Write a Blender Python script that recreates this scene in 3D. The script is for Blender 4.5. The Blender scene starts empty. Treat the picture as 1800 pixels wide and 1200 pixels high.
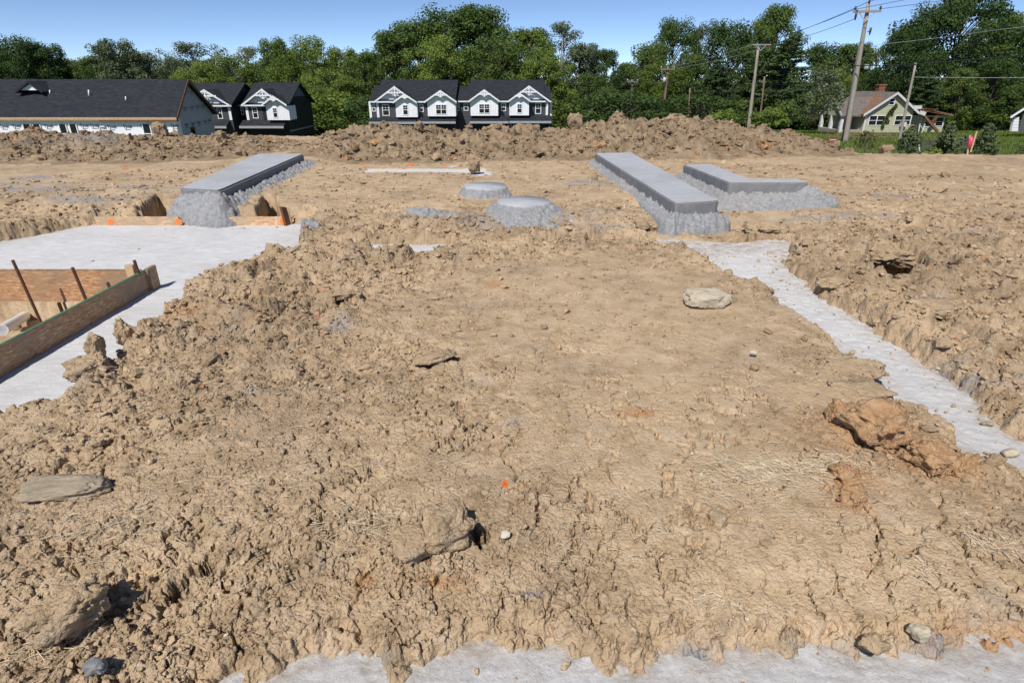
import bpy, bmesh, math, random
import numpy as np
from mathutils import Vector, Matrix, noise as mnoise
R = math.radians
random.seed(7); rng = np.random.default_rng(11)
sc = bpy.context.scene
# ------------------------------------------------------------------ camera, sky, sun
F0, TH, EYE = 1040.0, math.atan(460/1040.0), 1.6
cam_d = bpy.data.cameras.new('camera'); cam = bpy.data.objects.new('camera', cam_d)
sc.collection.objects.link(cam); sc.camera = cam
cam.location = (0, 0, EYE); cam.rotation_euler = (math.pi/2-TH, 0, 0)
cam_d.sensor_width = 36; cam_d.lens = F0/1800*36; cam_d.clip_start = 0.05; cam_d.clip_end = 3000
SUN_EL, SH = R(51), Vector((0.40, 0.917, 0)).normalized()      # SH: way the shadows fall
sd = bpy.data.lights.new('sun', 'SUN'); sd.energy = 4.7; sd.angle = R(0.5); sd.color = (1.0, .955, .90)
so = bpy.data.objects.new('sun', sd); sc.collection.objects.link(so)
sdir = Vector((SH.x*math.cos(SUN_EL), SH.y*math.cos(SUN_EL), -math.sin(SUN_EL)))
so.rotation_euler = sdir.to_track_quat('-Z', 'Y').to_euler(); so.location = (-20, -30, 50)
w = bpy.data.worlds.new('World'); sc.world = w; w.use_nodes = True
nt = w.node_tree; bg = nt.nodes['Background']
sky = nt.nodes.new('ShaderNodeTexSky'); sky.sky_type = 'NISHITA'; sky.sun_disc = False
sky.sun_elevation = SUN_EL; sky.sun_rotation = math.atan2(-SH.x, -SH.y)
sky.altitude = 200; sky.air_density = 0.40; sky.dust_density = 0.0; sky.ozone_density = 2.4
nt.links.new(sky.outputs[0], bg.inputs[0]); bg.inputs[1].default_value = 0.135
sc.view_settings.view_transform = 'Standard'; sc.view_settings.look = 'None'
sc.view_settings.exposure = 0.0; sc.view_settings.gamma = 1.0

# ------------------------------------------------------------------ helpers
ct, st_ = math.cos(TH), math.sin(TH)
def ray(px, py):
    a, b = px-900, 600-py
    return a, F0*ct+b*st_, -F0*st_+b*ct
def onz(px, py, z=0.0):
    a, b, c = ray(px, py); t = (z-EYE)/c; return (a*t, b*t)
def ony(px, py, Y):
    a, b, c = ray(px, py); t = Y/b; return (a*t, EYE+c*t)
def at(px, py, Y):
    x, z = ony(px, py, Y); return Vector((x, Y, z))

def link(o, parent=None):
    sc.collection.objects.link(o)
    if parent is not None:
        o.parent = parent
        o.matrix_parent_inverse = Matrix.Translation(parent.location).inverted() if parent.type == 'EMPTY' else Matrix()
    return o
def tag(o, label=None, cat=None, group=None, kind=None):
    if label: o['label'] = label
    if cat: o['category'] = cat
    if group: o['group'] = group
    if kind: o['kind'] = kind
    return o
def empty(name, loc, label, cat, group=None):
    o = bpy.data.objects.new(name, None); o.location = loc; o.empty_display_size = .2
    sc.collection.objects.link(o); return tag(o, label, cat, group)
def npmesh(name, V, Fq, mat, parent=None, smooth=False, attrs=None):
    """V (n,3), Fq (m,k) faces all of one size"""
    me = bpy.data.meshes.new(name)
    n, m, k = len(V), len(Fq), Fq.shape[1]
    me.vertices.add(n); me.vertices.foreach_set('co', np.ascontiguousarray(V, np.float32).ravel())
    me.loops.add(m*k); me.loops.foreach_set('vertex_index', np.ascontiguousarray(Fq, np.int32).ravel())
    me.polygons.add(m); me.polygons.foreach_set('loop_start', np.arange(0, m*k, k, dtype=np.int32))
    me.polygons.foreach_set('loop_total', np.full(m, k, np.int32))
    me.polygons.foreach_set('use_smooth', np.full(m, smooth, bool))
    me.update(calc_edges=True)
    if attrs:
        for an, arr in attrs.items():
            at_ = me.attributes.new(an, 'FLOAT', 'POINT'); at_.data.foreach_set('value', np.ascontiguousarray(arr, np.float32).ravel())
    if mat: me.materials.append(mat)
    return link(bpy.data.objects.new(name, me), parent)
def gridfaces(nr, nc, mask=None):
    i = np.arange(nr*nc).reshape(nr, nc)
    f = np.stack([i[:-1, :-1], i[:-1, 1:], i[1:, 1:], i[1:, :-1]], -1).reshape(-1, 4)
    if mask is not None: f = f[mask.reshape(-1)]
    return f
class MB:
    def __init__(s): s.v = []; s.f = []
    def poly(s, pts):
        b = len(s.v); s.v += [tuple(p) for p in pts]; s.f.append(tuple(range(b, b+len(pts)))); return s
    def box(s, a, b):
        x0, x1 = sorted((a[0], b[0])); y0, y1 = sorted((a[1], b[1])); z0, z1 = sorted((a[2], b[2]))
        k = len(s.v); s.v += [(x, y, z) for z in (z0, z1) for y in (y0, y1) for x in (x0, x1)]
        for q in ((0,2,3,1),(4,5,7,6),(0,1,5,4),(2,6,7,3),(0,4,6,2),(1,3,7,5)): s.f.append(tuple(k+i for i in q))
        return s
    def bar(s, p, q, wd, th, up=(0, 0, 1)):
        p, q = Vector(p), Vector(q); d = (q-p).normalized(); up = Vector(up)
        sx = d.cross(up); sx = sx.normalized() if sx.length > 1e-5 else Vector((1,0,0)); uz = sx.cross(d).normalized()
        k = len(s.v)
        for c in (p, q):
            for a, b in ((-1,-1),(1,-1),(1,1),(-1,1)): s.v.append(tuple(c+sx*a*wd/2+uz*b*th/2))
        for f in ((3,2,1,0),(4,5,6,7),(0,1,5,4),(1,2,6,5),(2,3,7,6),(3,0,4,7)): s.f.append(tuple(k+i for i in f))
        return s
    def tube(s, pts, rad, n=8, cap=True):
        pts = [Vector(p) for p in pts]; rad = rad if isinstance(rad, (list, tuple)) else [rad]*len(pts)
        k = len(s.v)
        for i, p in enumerate(pts):
            d = (pts[min(i+1, len(pts)-1)]-pts[max(i-1, 0)]).normalized()
            a = d.cross(Vector((0,0,1))) if abs(d.z) < .95 else d.cross(Vector((0,1,0))); a.normalize(); b = a.cross(d)
            for j in range(n):
                t = 2*math.pi*j/n; s.v.append(tuple(p+(a*math.cos(t)+b*math.sin(t))*rad[i]))
        for i in range(len(pts)-1):
            for j in range(n):
                s.f.append((k+i*n+j, k+(i+1)*n+j, k+(i+1)*n+(j+1) % n, k+i*n+(j+1) % n))
        if cap:
            s.f.append(tuple(k+j for j in range(n))); s.f.append(tuple(k+(len(pts)-1)*n+j for j in reversed(range(n))))
        return s
    def prism(s, pts, off):
        """planar polygon pts pushed by vector off"""
        off = Vector(off); k = len(s.v); n = len(pts)
        s.v += [tuple(p) for p in pts]+[tuple(Vector(p)+off) for p in pts]
        s.f.append(tuple(range(k, k+n))); s.f.append(tuple(reversed(range(k+n, k+2*n))))
        for i in range(n): s.f.append((k+i, k+n+i, k+n+(i+1) % n, k+(i+1) % n))
        return s
    def build(s, name, mat, parent=None, smooth=False, bevel=0):
        me = bpy.data.meshes.new(name); me.from_pydata(s.v, [], s.f)
        bm = bmesh.new(); bm.from_mesh(me); bmesh.ops.recalc_face_normals(bm, faces=bm.faces)
        if bevel: bmesh.ops.bevel(bm, geom=list(bm.edges), offset=bevel, segments=2, affect='EDGES')
        bm.to_mesh(me); bm.free()
        for p in me.polygons: p.use_smooth = smooth
        if mat: me.materials.append(mat)
        return link(bpy.data.objects.new(name, me), parent)
def copy_tree(o, parent=None, mats=None):
    c = o.copy(); sc.collection.objects.link(c); c.parent = parent
    if mats and c.type == 'MESH' and c.data.name.startswith('crown'):
        c.material_slots[0].link = 'OBJECT'; c.material_slots[0].material = mats
    for ch in list(o.children): copy_tree(ch, c, mats)
    return c

# ------------------------------------------------------------------ numpy noise
PERM = rng.permutation(256).astype(np.int64); PERM = np.concatenate([PERM, PERM])
GA = rng.random(256)*2*np.pi; GX, GY = np.cos(GA).astype(np.float32), np.sin(GA).astype(np.float32)
RV = rng.random((4, 256)).astype(np.float32)
def hsh(ix, iy, seed): return PERM[(PERM[(ix+seed*17) & 255]+iy+seed*31) & 255]
def pn(x, y, seed=0):
    ix, iy = np.floor(x), np.floor(y); fx, fy = (x-ix).astype(np.float32), (y-iy).astype(np.float32)
    ix, iy = ix.astype(np.int64), iy.astype(np.int64)
    u = fx*fx*fx*(fx*(fx*6-15)+10); v = fy*fy*fy*(fy*(fy*6-15)+10)
    def g(dx, dy):
        h = hsh(ix+dx, iy+dy, seed); return GX[h]*(fx-dx)+GY[h]*(fy-dy)
    a, b, c, d = g(0,0), g(1,0), g(0,1), g(1,1)
    a += (b-a)*u; c += (d-c)*u; return (a+(c-a)*v)*1.4
def fbm(x, y, s, oct=4, seed=0, gain=.5):
    t = 0; a = 1; n = 0
    for i in range(oct):
        t = t+a*pn(x/s+i*7.3, y/s-i*3.1, seed+i); n += a; a *= gain; s /= 2.03
    return t/n
def sst(a, b, x):
    t = np.clip((x-a)/(b-a), 0, 1); return t*t*(3-2*t)
def clods(x, y, cell, seed, pres=.7, blocky=.6):
    """lumps standing on a plane: height / cell (0..~.4)"""
    X, Y = x/cell, y/cell
    wx = pn(X*1.7, Y*1.7, seed+5)*.22+pn(X*4.1, Y*4.1, seed+6)*.08; wy = pn(X*1.7+31, Y*1.7-9, seed+7)*.22+pn(X*4.1-7, Y*4.1, seed+8)*.08
    X = X+wx; Y = Y+wy
    ix, iy = np.floor(X).astype(np.int64), np.floor(Y).astype(np.int64)
    out = np.zeros(x.shape, np.float32)
    for dx in (-1, 0, 1):
        for dy in (-1, 0, 1):
            h = hsh(ix+dx, iy+dy, seed)
            cx = ix+dx+.15+.7*RV[0][h]; cy = iy+dy+.15+.7*RV[1][h]
            r = (.25+.42*RV[2][h])*(RV[3][h] < pres)
            ddx, ddy = (X-cx).astype(np.float32), (Y-cy).astype(np.float32)
            d = np.sqrt(ddx*ddx+ddy*ddy)
            tx, ty = GX[h]*.55, GY[h]*.55
            plane = r*(.55+.5*RV[0][255-h])+(tx*ddx+ty*ddy)
            side = (r-d)*2.2
            dome = np.sqrt(np.maximum(r*r-d*d, 0))*.8
            b = blocky*np.minimum(plane, side)+(1-blocky)*dome
            out = np.maximum(out, np.where(d < r, b, 0))
    return out
def billow(x, y, s, oct=5, seed=0, gain=.58):
    t = 0; a = 1; n = 0
    for i in range(oct):
        t = t+a*np.abs(pn(x/s+i*5.7, y/s+i*2.9, seed+i)); n += a; a *= gain; s /= 2.1
    return t/n
def plates(x, y, cell, seed):
    X = x/cell+.35*pn(x/cell*1.3, y/cell*1.3, seed+3)+.15*pn(x/cell*4, y/cell*4, seed+4); Y = y/cell+.35*pn(x/cell*1.3+9, y/cell*1.3, seed+5)+.15*pn(x/cell*4+5, y/cell*4, seed+6)
    ix, iy = np.floor(X).astype(np.int64), np.floor(Y).astype(np.int64); f1 = np.full(x.shape, 9., np.float32); f2 = f1.copy(); hv = np.zeros(x.shape, np.float32)
    for dx in (-1, 0, 1):
        for dy in (-1, 0, 1):
            h = hsh(ix+dx, iy+dy, seed); d = np.hypot(X-(ix+dx+.1+.8*RV[0][h]), Y-(iy+dy+.1+.8*RV[1][h])).astype(np.float32)
            n = d < f1; f2 = np.where(n, f1, np.minimum(f2, d)); hv = np.where(n, RV[2][h], hv); f1 = np.where(n, d, f1)
    return f2-f1, hv
def psd(x, y, poly):
    """signed distance to polygon (neg inside)"""
    P = np.array(poly, float); n = len(P); dm = np.full(x.shape, 1e9); ins = np.zeros(x.shape, bool)
    for i in range(n):
        ax, ay = P[i]; bx, by = P[(i+1) % n]; ex, ey = bx-ax, by-ay
        t = np.clip(((x-ax)*ex+(y-ay)*ey)/(ex*ex+ey*ey+1e-12), 0, 1)
        dm = np.minimum(dm, (x-ax-t*ex)**2+(y-ay-t*ey)**2)
        c = ((ay > y) != (by > y)) & (x < (bx-ax)*(y-ay)/(by-ay+1e-12)+ax); ins ^= c
    d = np.sqrt(dm); return np.where(ins, -d, d)

# ------------------------------------------------------------------ materials
def newmat(name):
    m = bpy.data.materials.new(name); m.use_nodes = True; return m, m.node_tree, m.node_tree.nodes['Principled BSDF']
def N(nt, typ, **kw):
    n = nt.nodes.new(typ)
    for k, v in kw.items():
        if k.startswith('i_'):
            key = k[2:]; n.inputs[int(key) if key.isdigit() else key.replace('_', ' ')].default_value = v
        else: setattr(n, k, v)
    return n
def ramp(nt, fac, stops):
    r = nt.nodes.new('ShaderNodeValToRGB'); e = r.color_ramp.elements
    while len(e) < len(stops): e.new(.5)
    for i, (p, c) in enumerate(stops): e[i].position = p; e[i].color = (*c, 1) if len(c) == 3 else c
    nt.links.new(fac, r.inputs[0]); return r
def mix(nt, fac, a, b, mode='MIX'):
    m = nt.nodes.new('ShaderNodeMix'); m.data_type = 'RGBA'; m.blend_type = mode
    for sock, v in ((m.inputs[0], fac), (m.inputs[6], a), (m.inputs[7], b)):
        if isinstance(v, (int, float)): sock.default_value = v
        elif isinstance(v, tuple): sock.default_value = (*v, 1)
        else: nt.links.new(v, sock)
    return m.outputs[2]
def mth(nt, op, a, b=0.0, c=None, clamp=False):
    m = nt.nodes.new('ShaderNodeMath'); m.operation = op; m.use_clamp = clamp
    for i, v in enumerate((a, b) if c is None else (a, b, c)):
        if isinstance(v, (int, float)): m.inputs[i].default_value = v
        else: nt.links.new(v, m.inputs[i])
    return m.outputs[0]
def coords(nt, scale=(1,1,1), obj=True):
    tc = nt.nodes.new('ShaderNodeTexCoord'); mp = nt.nodes.new('ShaderNodeMapping'); mp.inputs['Scale'].default_value = scale
    nt.links.new(tc.outputs['Object'], mp.inputs[0]); return mp.outputs[0]
def bump(nt, bsdf, h, strength=.5, dist=.01):
    b = N(nt, 'ShaderNodeBump', i_Strength=strength, i_Distance=dist); nt.links.new(h, b.inputs['Height']); nt.links.new(b.outputs[0], bsdf.inputs['Normal']); return b
def simple(name, col, rough=.6, var=.15, scale=8, bumps=.0, metal=0, spec=.4, stretch=(1,1,1)):
    m, nt, b = newmat(name); v = coords(nt, stretch)
    n = N(nt, 'ShaderNodeTexNoise', i_Scale=scale, i_Detail=6, i_Roughness=.65); nt.links.new(v, n.inputs[0])
    lo = tuple(c*(1-var) for c in col); hi = tuple(min(1, c*(1+var)) for c in col)
    r = ramp(nt, n.outputs[0], [(.3, lo), (.7, hi)]); nt.links.new(r.outputs[0], b.inputs['Base Color'])
    b.inputs['Roughness'].default_value = rough; b.inputs['Metallic'].default_value = metal; b.inputs['Specular IOR Level'].default_value = spec
    if bumps: bump(nt, b, n.outputs[0], bumps, .01)
    return m

def dirt_mat(name='dirt_soil', clay=0.0, dark=1.0):
    m, nt, b = newmat(name); v = coords(nt); L = nt.links
    def noise(s, d=6, r=.6, dist=0):
        n = N(nt, 'ShaderNodeTexNoise', i_Scale=s, i_Detail=d, i_Roughness=r, i_Distortion=dist); L.new(v, n.inputs[0]); return n.outputs[0]
    big = noise(.9, 5); mid = noise(6, 6, .7, .4); fine = noise(70, 5, .75)
    tan = ramp(nt, mid, [(.3, (.42*dark, .300*dark, .172*dark)), (.52, (.57*dark, .422*dark, .268*dark)), (.72, (.66*dark, .508*dark, .345*dark))]).outputs[0]
    brn = ramp(nt, mid, [(.3, (.235*dark, .165*dark, .098*dark)), (.55, (.39*dark, .287*dark, .183*dark)), (.75, (.49*dark, .376*dark, .255*dark))]).outputs[0]
    ar = N(nt, 'ShaderNodeAttribute', attribute_name='rough'); ag = N(nt, 'ShaderNodeAttribute', attribute_name='grey')
    ap = N(nt, 'ShaderNodeAttribute', attribute_name='paint'); ac = N(nt, 'ShaderNodeAttribute', attribute_name='clay')
    rf = mth(nt, 'ADD', ar.outputs['Fac'], mth(nt, 'MULTIPLY', mth(nt, 'SUBTRACT', big, .5), 2.6), clamp=True)
    c = mix(nt, rf, tan, brn)
    gn = ramp(nt, noise(2.2, 5, .7), [(.58, (0,0,0)), (.72, (1,1,1))]).outputs[0]
    c = mix(nt, mth(nt, 'MULTIPLY', gn, .6), c, (.34, .295, .24))
    on = ramp(nt, noise(3.3, 4, .6, 1.0), [(.62, (0,0,0)), (.74, (1,1,1))]).outputs[0]
    c = mix(nt, mth(nt, 'MULTIPLY', on, .35), c, (.46, .25, .11))
    oc = ramp(nt, noise(14, 5, .7), [(.3, (.36, .17, .075)), (.55, (.50, .29, .14)), (.75, (.52, .40, .29))]).outputs[0]
    c = mix(nt, mth(nt, 'ADD', ac.outputs['Fac'], clay, clamp=True), c, oc)
    gc = ramp(nt, noise(55, 3, .7), [(.3, (.15, .16, .175)), (.7, (.38, .40, .43))]).outputs[0]
    gm = mth(nt, 'MULTIPLY', ag.outputs['Fac'], mth(nt, 'ADD', mth(nt, 'MULTIPLY', noise(9, 6, .75), 4), -1.35), clamp=True)
    c = mix(nt, gm, c, gc)
    sp = ramp(nt, noise(130, 2, .5), [(.70, (0,0,0)), (.76, (1,1,1))]).outputs[0]
    c = mix(nt, mth(nt, 'MULTIPLY', sp, .35), c, (.60, .52, .42))
    pf = ramp(nt, mth(nt, 'MULTIPLY', ap.outputs['Fac'], mth(nt, 'ADD', noise(60, 4, .7), .45)), [(.42, (0,0,0)), (.55, (1,1,1))]).outputs[0]
    c = mix(nt, pf, c, (.90, .17, .035))
    fv = ramp(nt, fine, [(.25, (.82,.82,.82)), (.75, (1.13,1.13,1.13))]).outputs[0]
    c = mix(nt, 1.0, c, fv, 'MULTIPLY')
    L.new(c, b.inputs['Base Color']); b.inputs['Roughness'].default_value = .95; b.inputs['Specular IOR Level'].default_value = .15
    vo = N(nt, 'ShaderNodeTexVoronoi', i_Scale=75.0, i_Detail=2.0); L.new(v, vo.inputs[0])
    h = mth(nt, 'ADD', mth(nt, 'MULTIPLY', noise(160, 4, .7), .6), mth(nt, 'MULTIPLY', vo.outputs['Distance'], -.9))
    h = mth(nt, 'ADD', h, mth(nt, 'MULTIPLY', noise(28, 6, .7), 1.6))
    bump(nt, b, h, .8, .008); return m
def concrete_mat(name, lo, hi, spots=.5, scale=5, bs=.4, rough=.9):
    m, nt, b = newmat(name); v = coords(nt); L = nt.links
    def noise(s, d=6, r=.6, vec=None):
        n = N(nt, 'ShaderNodeTexNoise', i_Scale=s, i_Detail=d, i_Roughness=r); L.new(vec or v, n.inputs[0]); return n.outputs[0]
    st = coords(nt, (1, 4, 1))
    c = ramp(nt, noise(scale, 7, .65, st), [(.3, lo), (.7, hi)]).outputs[0]
    c = mix(nt, mth(nt, 'MULTIPLY', ramp(nt, noise(1.4, 4), [(.45, (0,0,0)), (.7, (1,1,1))]).outputs[0], spots), c, tuple(x*.82 for x in lo))
    dk = ramp(nt, noise(70, 6, .85), [(.30, (.45,.45,.45)), (.46, (1,1,1))]).outputs[0]
    du = ramp(nt, noise(.9, 6, .7), [(.48, (0,0,0)), (.72, (1,1,1))]).outputs[0]; c = mix(nt, mth(nt, 'MULTIPLY', du, .28), c, (.46, .38, .28))
    c = mix(nt, .8, c, dk, 'MULTIPLY')
    ds = N(nt, 'ShaderNodeAttribute', attribute_name='soil')
    dm = mth(nt, 'MULTIPLY', ds.outputs['Fac'], mth(nt, 'ADD', mth(nt, 'MULTIPLY', noise(12, 6, .8), 4), -1.6), clamp=True)
    c = mix(nt, dm, c, (.36, .27, .18))
    L.new(c, b.inputs['Base Color']); b.inputs['Roughness'].default_value = rough; b.inputs['Specular IOR Level'].default_value = .2
    bump(nt, b, mth(nt, 'ADD', noise(45, 7, .8), mth(nt, 'MULTIPLY', noise(7, 4), 1.0)), bs, .01); return m
def leaf_mat(name, a, b_, trans=.33):
    m, nt, b = newmat(name); v = coords(nt); L = nt.links
    n = N(nt, 'ShaderNodeTexNoise', i_Scale=.5, i_Detail=4); L.new(v, n.inputs[0])
    oi = nt.nodes.new('ShaderNodeObjectInfo')
    f = mth(nt, 'ADD', n.outputs[0], mth(nt, 'MULTIPLY', mth(nt, 'SUBTRACT', oi.outputs['Random'], .5), .35))
    c = ramp(nt, f, [(.3, a), (.7, b_)]).outputs[0]
    L.new(c, b.inputs['Base Color']); b.inputs['Roughness'].default_value = .6; b.inputs['Specular IOR Level'].default_value = .25
    tr = nt.nodes.new('ShaderNodeBsdfTranslucent'); L.new(c, tr.inputs[0]); mx = nt.nodes.new('ShaderNodeMixShader'); mx.inputs[0].default_value = trans
    out = nt.nodes['Material Output']; L.new(b.outputs[0], mx.inputs[1]); L.new(tr.outputs[0], mx.inputs[2]); L.new(mx.outputs[0], out.inputs[0]); return m
def osb_mat(name, tone=(1,1,1), axes='xz'):
    m, nt, b = newmat(name); L = nt.links; tc = nt.nodes.new('ShaderNodeTexCoord'); prev = None
    cols = [(.50,.27,.13),(.62,.40,.22),(.40,.20,.09),(.70,.50,.32)]
    c = (.50*tone[0], .29*tone[1], .15*tone[2]); c0 = c
    for i, (ang, col) in enumerate(zip((20, 75, 140, -35, 5), cols+[(.56,.34,.18)])):
        mp = nt.nodes.new('ShaderNodeMapping'); mp.inputs['Rotation'].default_value = (0, R(ang), R(ang)); mp.inputs['Scale'].default_value = (15, 15, 75); mp.inputs['Location'].default_value = (i*3.1, i, i*2)
        L.new(tc.outputs['Object'], mp.inputs[0]); n = N(nt, 'ShaderNodeTexNoise', i_Scale=1.0, i_Detail=1.5); L.new(mp.outputs[0], n.inputs[0])
        f = ramp(nt, n.outputs[0], [(.54, (0,0,0)), (.60, (1,1,1))]).outputs[0]
        c = mix(nt, f, c if prev is None else prev, tuple(a*t for a, t in zip(col, tone))); prev = c
    n = N(nt, 'ShaderNodeTexNoise', i_Scale=3, i_Detail=5); L.new(tc.outputs['Object'], n.inputs[0])
    dirt = ramp(nt, n.outputs[0], [(.42, (0,0,0)), (.62, (1,1,1))]).outputs[0]
    c = mix(nt, mth(nt, 'MULTIPLY', dirt, .75), prev, (.36*tone[0], .27*tone[1], .18*tone[2]))
    L.new(c, b.inputs['Base Color']); b.inputs['Roughness'].default_value = .8; return m
def siding_mat(name, col, pitch, depth=.03, vertical=False, var=.06):
    m, nt, b = newmat(name); L = nt.links; tc = nt.nodes.new('ShaderNodeTexCoord'); sp = nt.nodes.new('ShaderNodeSeparateXYZ'); L.new(tc.outputs['Object'], sp.inputs[0])
    s = sp.outputs[2] if not vertical else mth(nt, 'ADD', sp.outputs[0], sp.outputs[1])
    fr = mth(nt, 'FRACT', mth(nt, 'DIVIDE', s, pitch))
    n = N(nt, 'ShaderNodeTexNoise', i_Scale=2.5, i_Detail=5); L.new(tc.outputs['Object'], n.inputs[0])
    c = ramp(nt, n.outputs[0], [(.3, tuple(x*(1-var) for x in col)), (.7, tuple(min(1, x*(1+var)) for x in col))]).outputs[0]
    edge = ramp(nt, fr, [(0, (.55,.55,.55)), (.1, (1,1,1))]).outputs[0] if not vertical else ramp(nt, fr, [(0, (.8,.8,.8)), (.14, (1,1,1))]).outputs[0]
    c = mix(nt, 1.0, c, edge, 'MULTIPLY'); L.new(c, b.inputs['Base Color']); b.inputs['Roughness'].default_value = .55
    hh = mth(nt, 'SUBTRACT', 1.0, fr) if not vertical else ramp(nt, fr, [(0, (1,1,1)), (.12, (1,1,1)), (.14, (0,0,0))]).outputs[0]
    bump(nt, b, hh, .6, depth); return m
def shingle_mat(name, col, var=.25):
    m, nt, b = newmat(name); L = nt.links; v = coords(nt)
    br = N(nt, 'ShaderNodeTexBrick', i_Scale=1.0); br.inputs['Brick Width'].default_value = .45; br.inputs['Row Height'].default_value = .14; br.inputs['Mortar Size'].default_value = .012
    br.inputs[1].default_value = (*[x*(1-var) for x in col], 1); br.inputs[2].default_value = (*[x*(1+var) for x in col], 1); br.inputs[3].default_value = (*[x*.5 for x in col], 1)
    L.new(v, br.inputs[0]); n = N(nt, 'ShaderNodeTexNoise', i_Scale=1.2, i_Detail=8, i_Roughness=.75); L.new(v, n.inputs[0])
    c = mix(nt, 1.0, br.outputs[0], ramp(nt, n.outputs[0], [(.3, (.8,.8,.8)), (.7, (1.2,1.2,1.2))]).outputs[0], 'MULTIPLY')
    L.new(c, b.inputs['Base Color']); b.inputs['Roughness'].default_value = .9; b.inputs['Specular IOR Level'].default_value = .2; return m

M = {}
M['dirt'] = dirt_mat(); M['dirt_dark'] = dirt_mat('mound_soil', dark=.78); M['clay'] = dirt_mat('clay_soil', clay=.68)
M['stone'] = concrete_mat('limestone', (.42,.36,.26), (.66,.58,.44), .3, 9, .8)
M['stone_flat'] = concrete_mat('weathered_stone', (.30,.24,.165), (.50,.41,.30), .3, 9, .8)
M['pale_stone'] = simple('pale_pebble', (.56,.50,.42), .8, .2, 20, .5)
M['conc'] = concrete_mat('footing_concrete', (.53,.53,.525), (.70,.695,.69), .35, 6, .6)
M['conc_rough'] = concrete_mat('rough_concrete', (.56,.555,.545), (.74,.73,.715), .25, 12, 1.0)
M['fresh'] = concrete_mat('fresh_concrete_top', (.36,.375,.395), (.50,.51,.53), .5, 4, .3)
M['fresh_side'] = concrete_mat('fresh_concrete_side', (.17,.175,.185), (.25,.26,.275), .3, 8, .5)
M['slump'] = concrete_mat('slumped_concrete', (.20,.205,.21), (.40,.405,.415), .3, 14, 1.0)
M['osb'] = osb_mat('strand_board', (.82,.74,.68)); M['osb_dull'] = osb_mat('dull_strand_board', (.75,.78,.82))
M['osb_pale'] = osb_mat('pale_strand_board', (1.1,1.15,1.2))
M['green'] = simple('green_edge_paint', (.07,.19,.10), .7, .3, 20)
M['rust'] = simple('rusty_rebar', (.13,.062,.038), .85, .4, 60, .6)
M['lumber'] = simple('pale_lumber', (.56,.40,.23), .75, .2, 12, .2, stretch=(6,6,1))
M['pvc'] = simple('white_pvc', (.80,.80,.78), .35, .05, 6)
M['dark_in'] = simple('dark_inside', (.02,.02,.02), .9)
M['orange'] = simple('orange_marking_paint', (.95,.22,.05), .7, .15, 40)
M['straw'] = simple('dry_straw', (.58,.48,.33), .8, .35, 30)
M['grass'] = None
M['shingle'] = shingle_mat('charcoal_shingle', (.030,.032,.040)); M['shingle_side'] = shingle_mat('charcoal_shingle_b', (.026,.028,.034))
M['old_trim'] = simple('weathered_white_trim', (.60,.60,.58), .7, .15, 3)
M['dkside'] = siding_mat('charcoal_lap_siding', (.050,.052,.058), .18); M['black_and_shade'] = simple('black_finish_and_shade', (.018,.02,.022), .7, .2, 2)  # near-black for doors and vents, and for shade painted on an end wall
M['whside'] = siding_mat('white_board_batten', (.84,.84,.87), .30, .02, True)
M['trim'] = simple('white_trim', (.80,.81,.82), .5, .04, 3); M['fascia'] = simple('grey_gutter', (.33,.35,.36), .5, .1, 3)
M['glass'] = simple('window_glass', (.015,.018,.02), .06, .2, 2, spec=.6)
M['wrap'] = simple('white_housewrap', (.86,.86,.88), .5, .04, 1.5, .25); M['ink'] = simple('grey_ink', (.12,.13,.16), .7, .1)
M['wrap_shade'] = simple('shaded_house_wrap', (.42,.40,.43), .5, .05, 1.5, .25)  # same white wrap, darkened: shade of the end wall put into its colour
M['fwood'] = simple('fascia_lumber', (.52,.35,.20), .7, .25, 5); M['brownwood'] = simple('brown_trim_wood', (.17,.075,.035), .7, .3, 5)
M['bluesheen'] = simple('blue_reflection_panel', (.12,.16,.20), .5, .1, 2)  # bluish reflection painted as base colour
M['green_side'] = siding_mat('faded_green_siding', (.44,.44,.30), .2, .03)
M['oldroof'] = simple('old_shingle', (.15,.13,.115), .9, .35, 3, .3); M['rustroof'] = simple('rust_stained_shingle', (.22,.125,.075), .9, .4, 3, .3)
M['oldwood'] = simple('weathered_pole_wood', (.33,.29,.24), .85, .3, 5, .5, stretch=(8,8,.6)); M['darkpole'] = simple('brown_pole_wood', (.22,.15,.10), .85, .3, 5, .5, stretch=(8,8,.6))
M['greypole'] = simple('grey_pole_wood', (.13,.13,.125), .85, .3, 5, .4, stretch=(8,8,.6))
M['wire'] = simple('black_cable', (.03,.03,.035), .6); M['wire_grey'] = simple('aluminium_wire', (.30,.31,.33), .5)
M['insul'] = simple('insulator_ceramic', (.04,.04,.06), .3); M['metal'] = simple('grey_metal', (.5,.52,.54), .4, .1, 5)
M['brick'] = simple('old_brick', (.26,.10,.06), .9, .3, 10); M['fence'] = simple('dark_fence_wood', (.085,.075,.068), .85, .3, 5)
M['pink'] = simple('pink_flagging', (.85,.10,.20), .5, .15, 10); M['bark'] = simple('tree_bark', (.10,.085,.065), .9, .3, 4, .4)
M['palebark'] = simple('pale_bark', (.30,.28,.24), .9, .3, 4, .4)
M['leafA'] = leaf_mat('leaf_bright_green', (.115,.17,.028), (.21,.28,.055)); M['leafB'] = leaf_mat('leaf_mid_green', (.08,.13,.028), (.15,.21,.048))
M['leafC'] = leaf_mat('leaf_dark_green', (.045,.085,.022), (.085,.14,.036)); M['leafD'] = leaf_mat('leaf_silver_green', (.12,.155,.075), (.20,.24,.13))
M['pine'] = leaf_mat('pine_needles', (.028,.058,.02), (.08,.12,.038), .15); M['cedar'] = leaf_mat('cedar_needles', (.06,.085,.035), (.13,.16,.07), .1)
M['leafY'] = leaf_mat('yellow_green_leaf', (.14,.15,.04), (.2,.2,.07))

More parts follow.
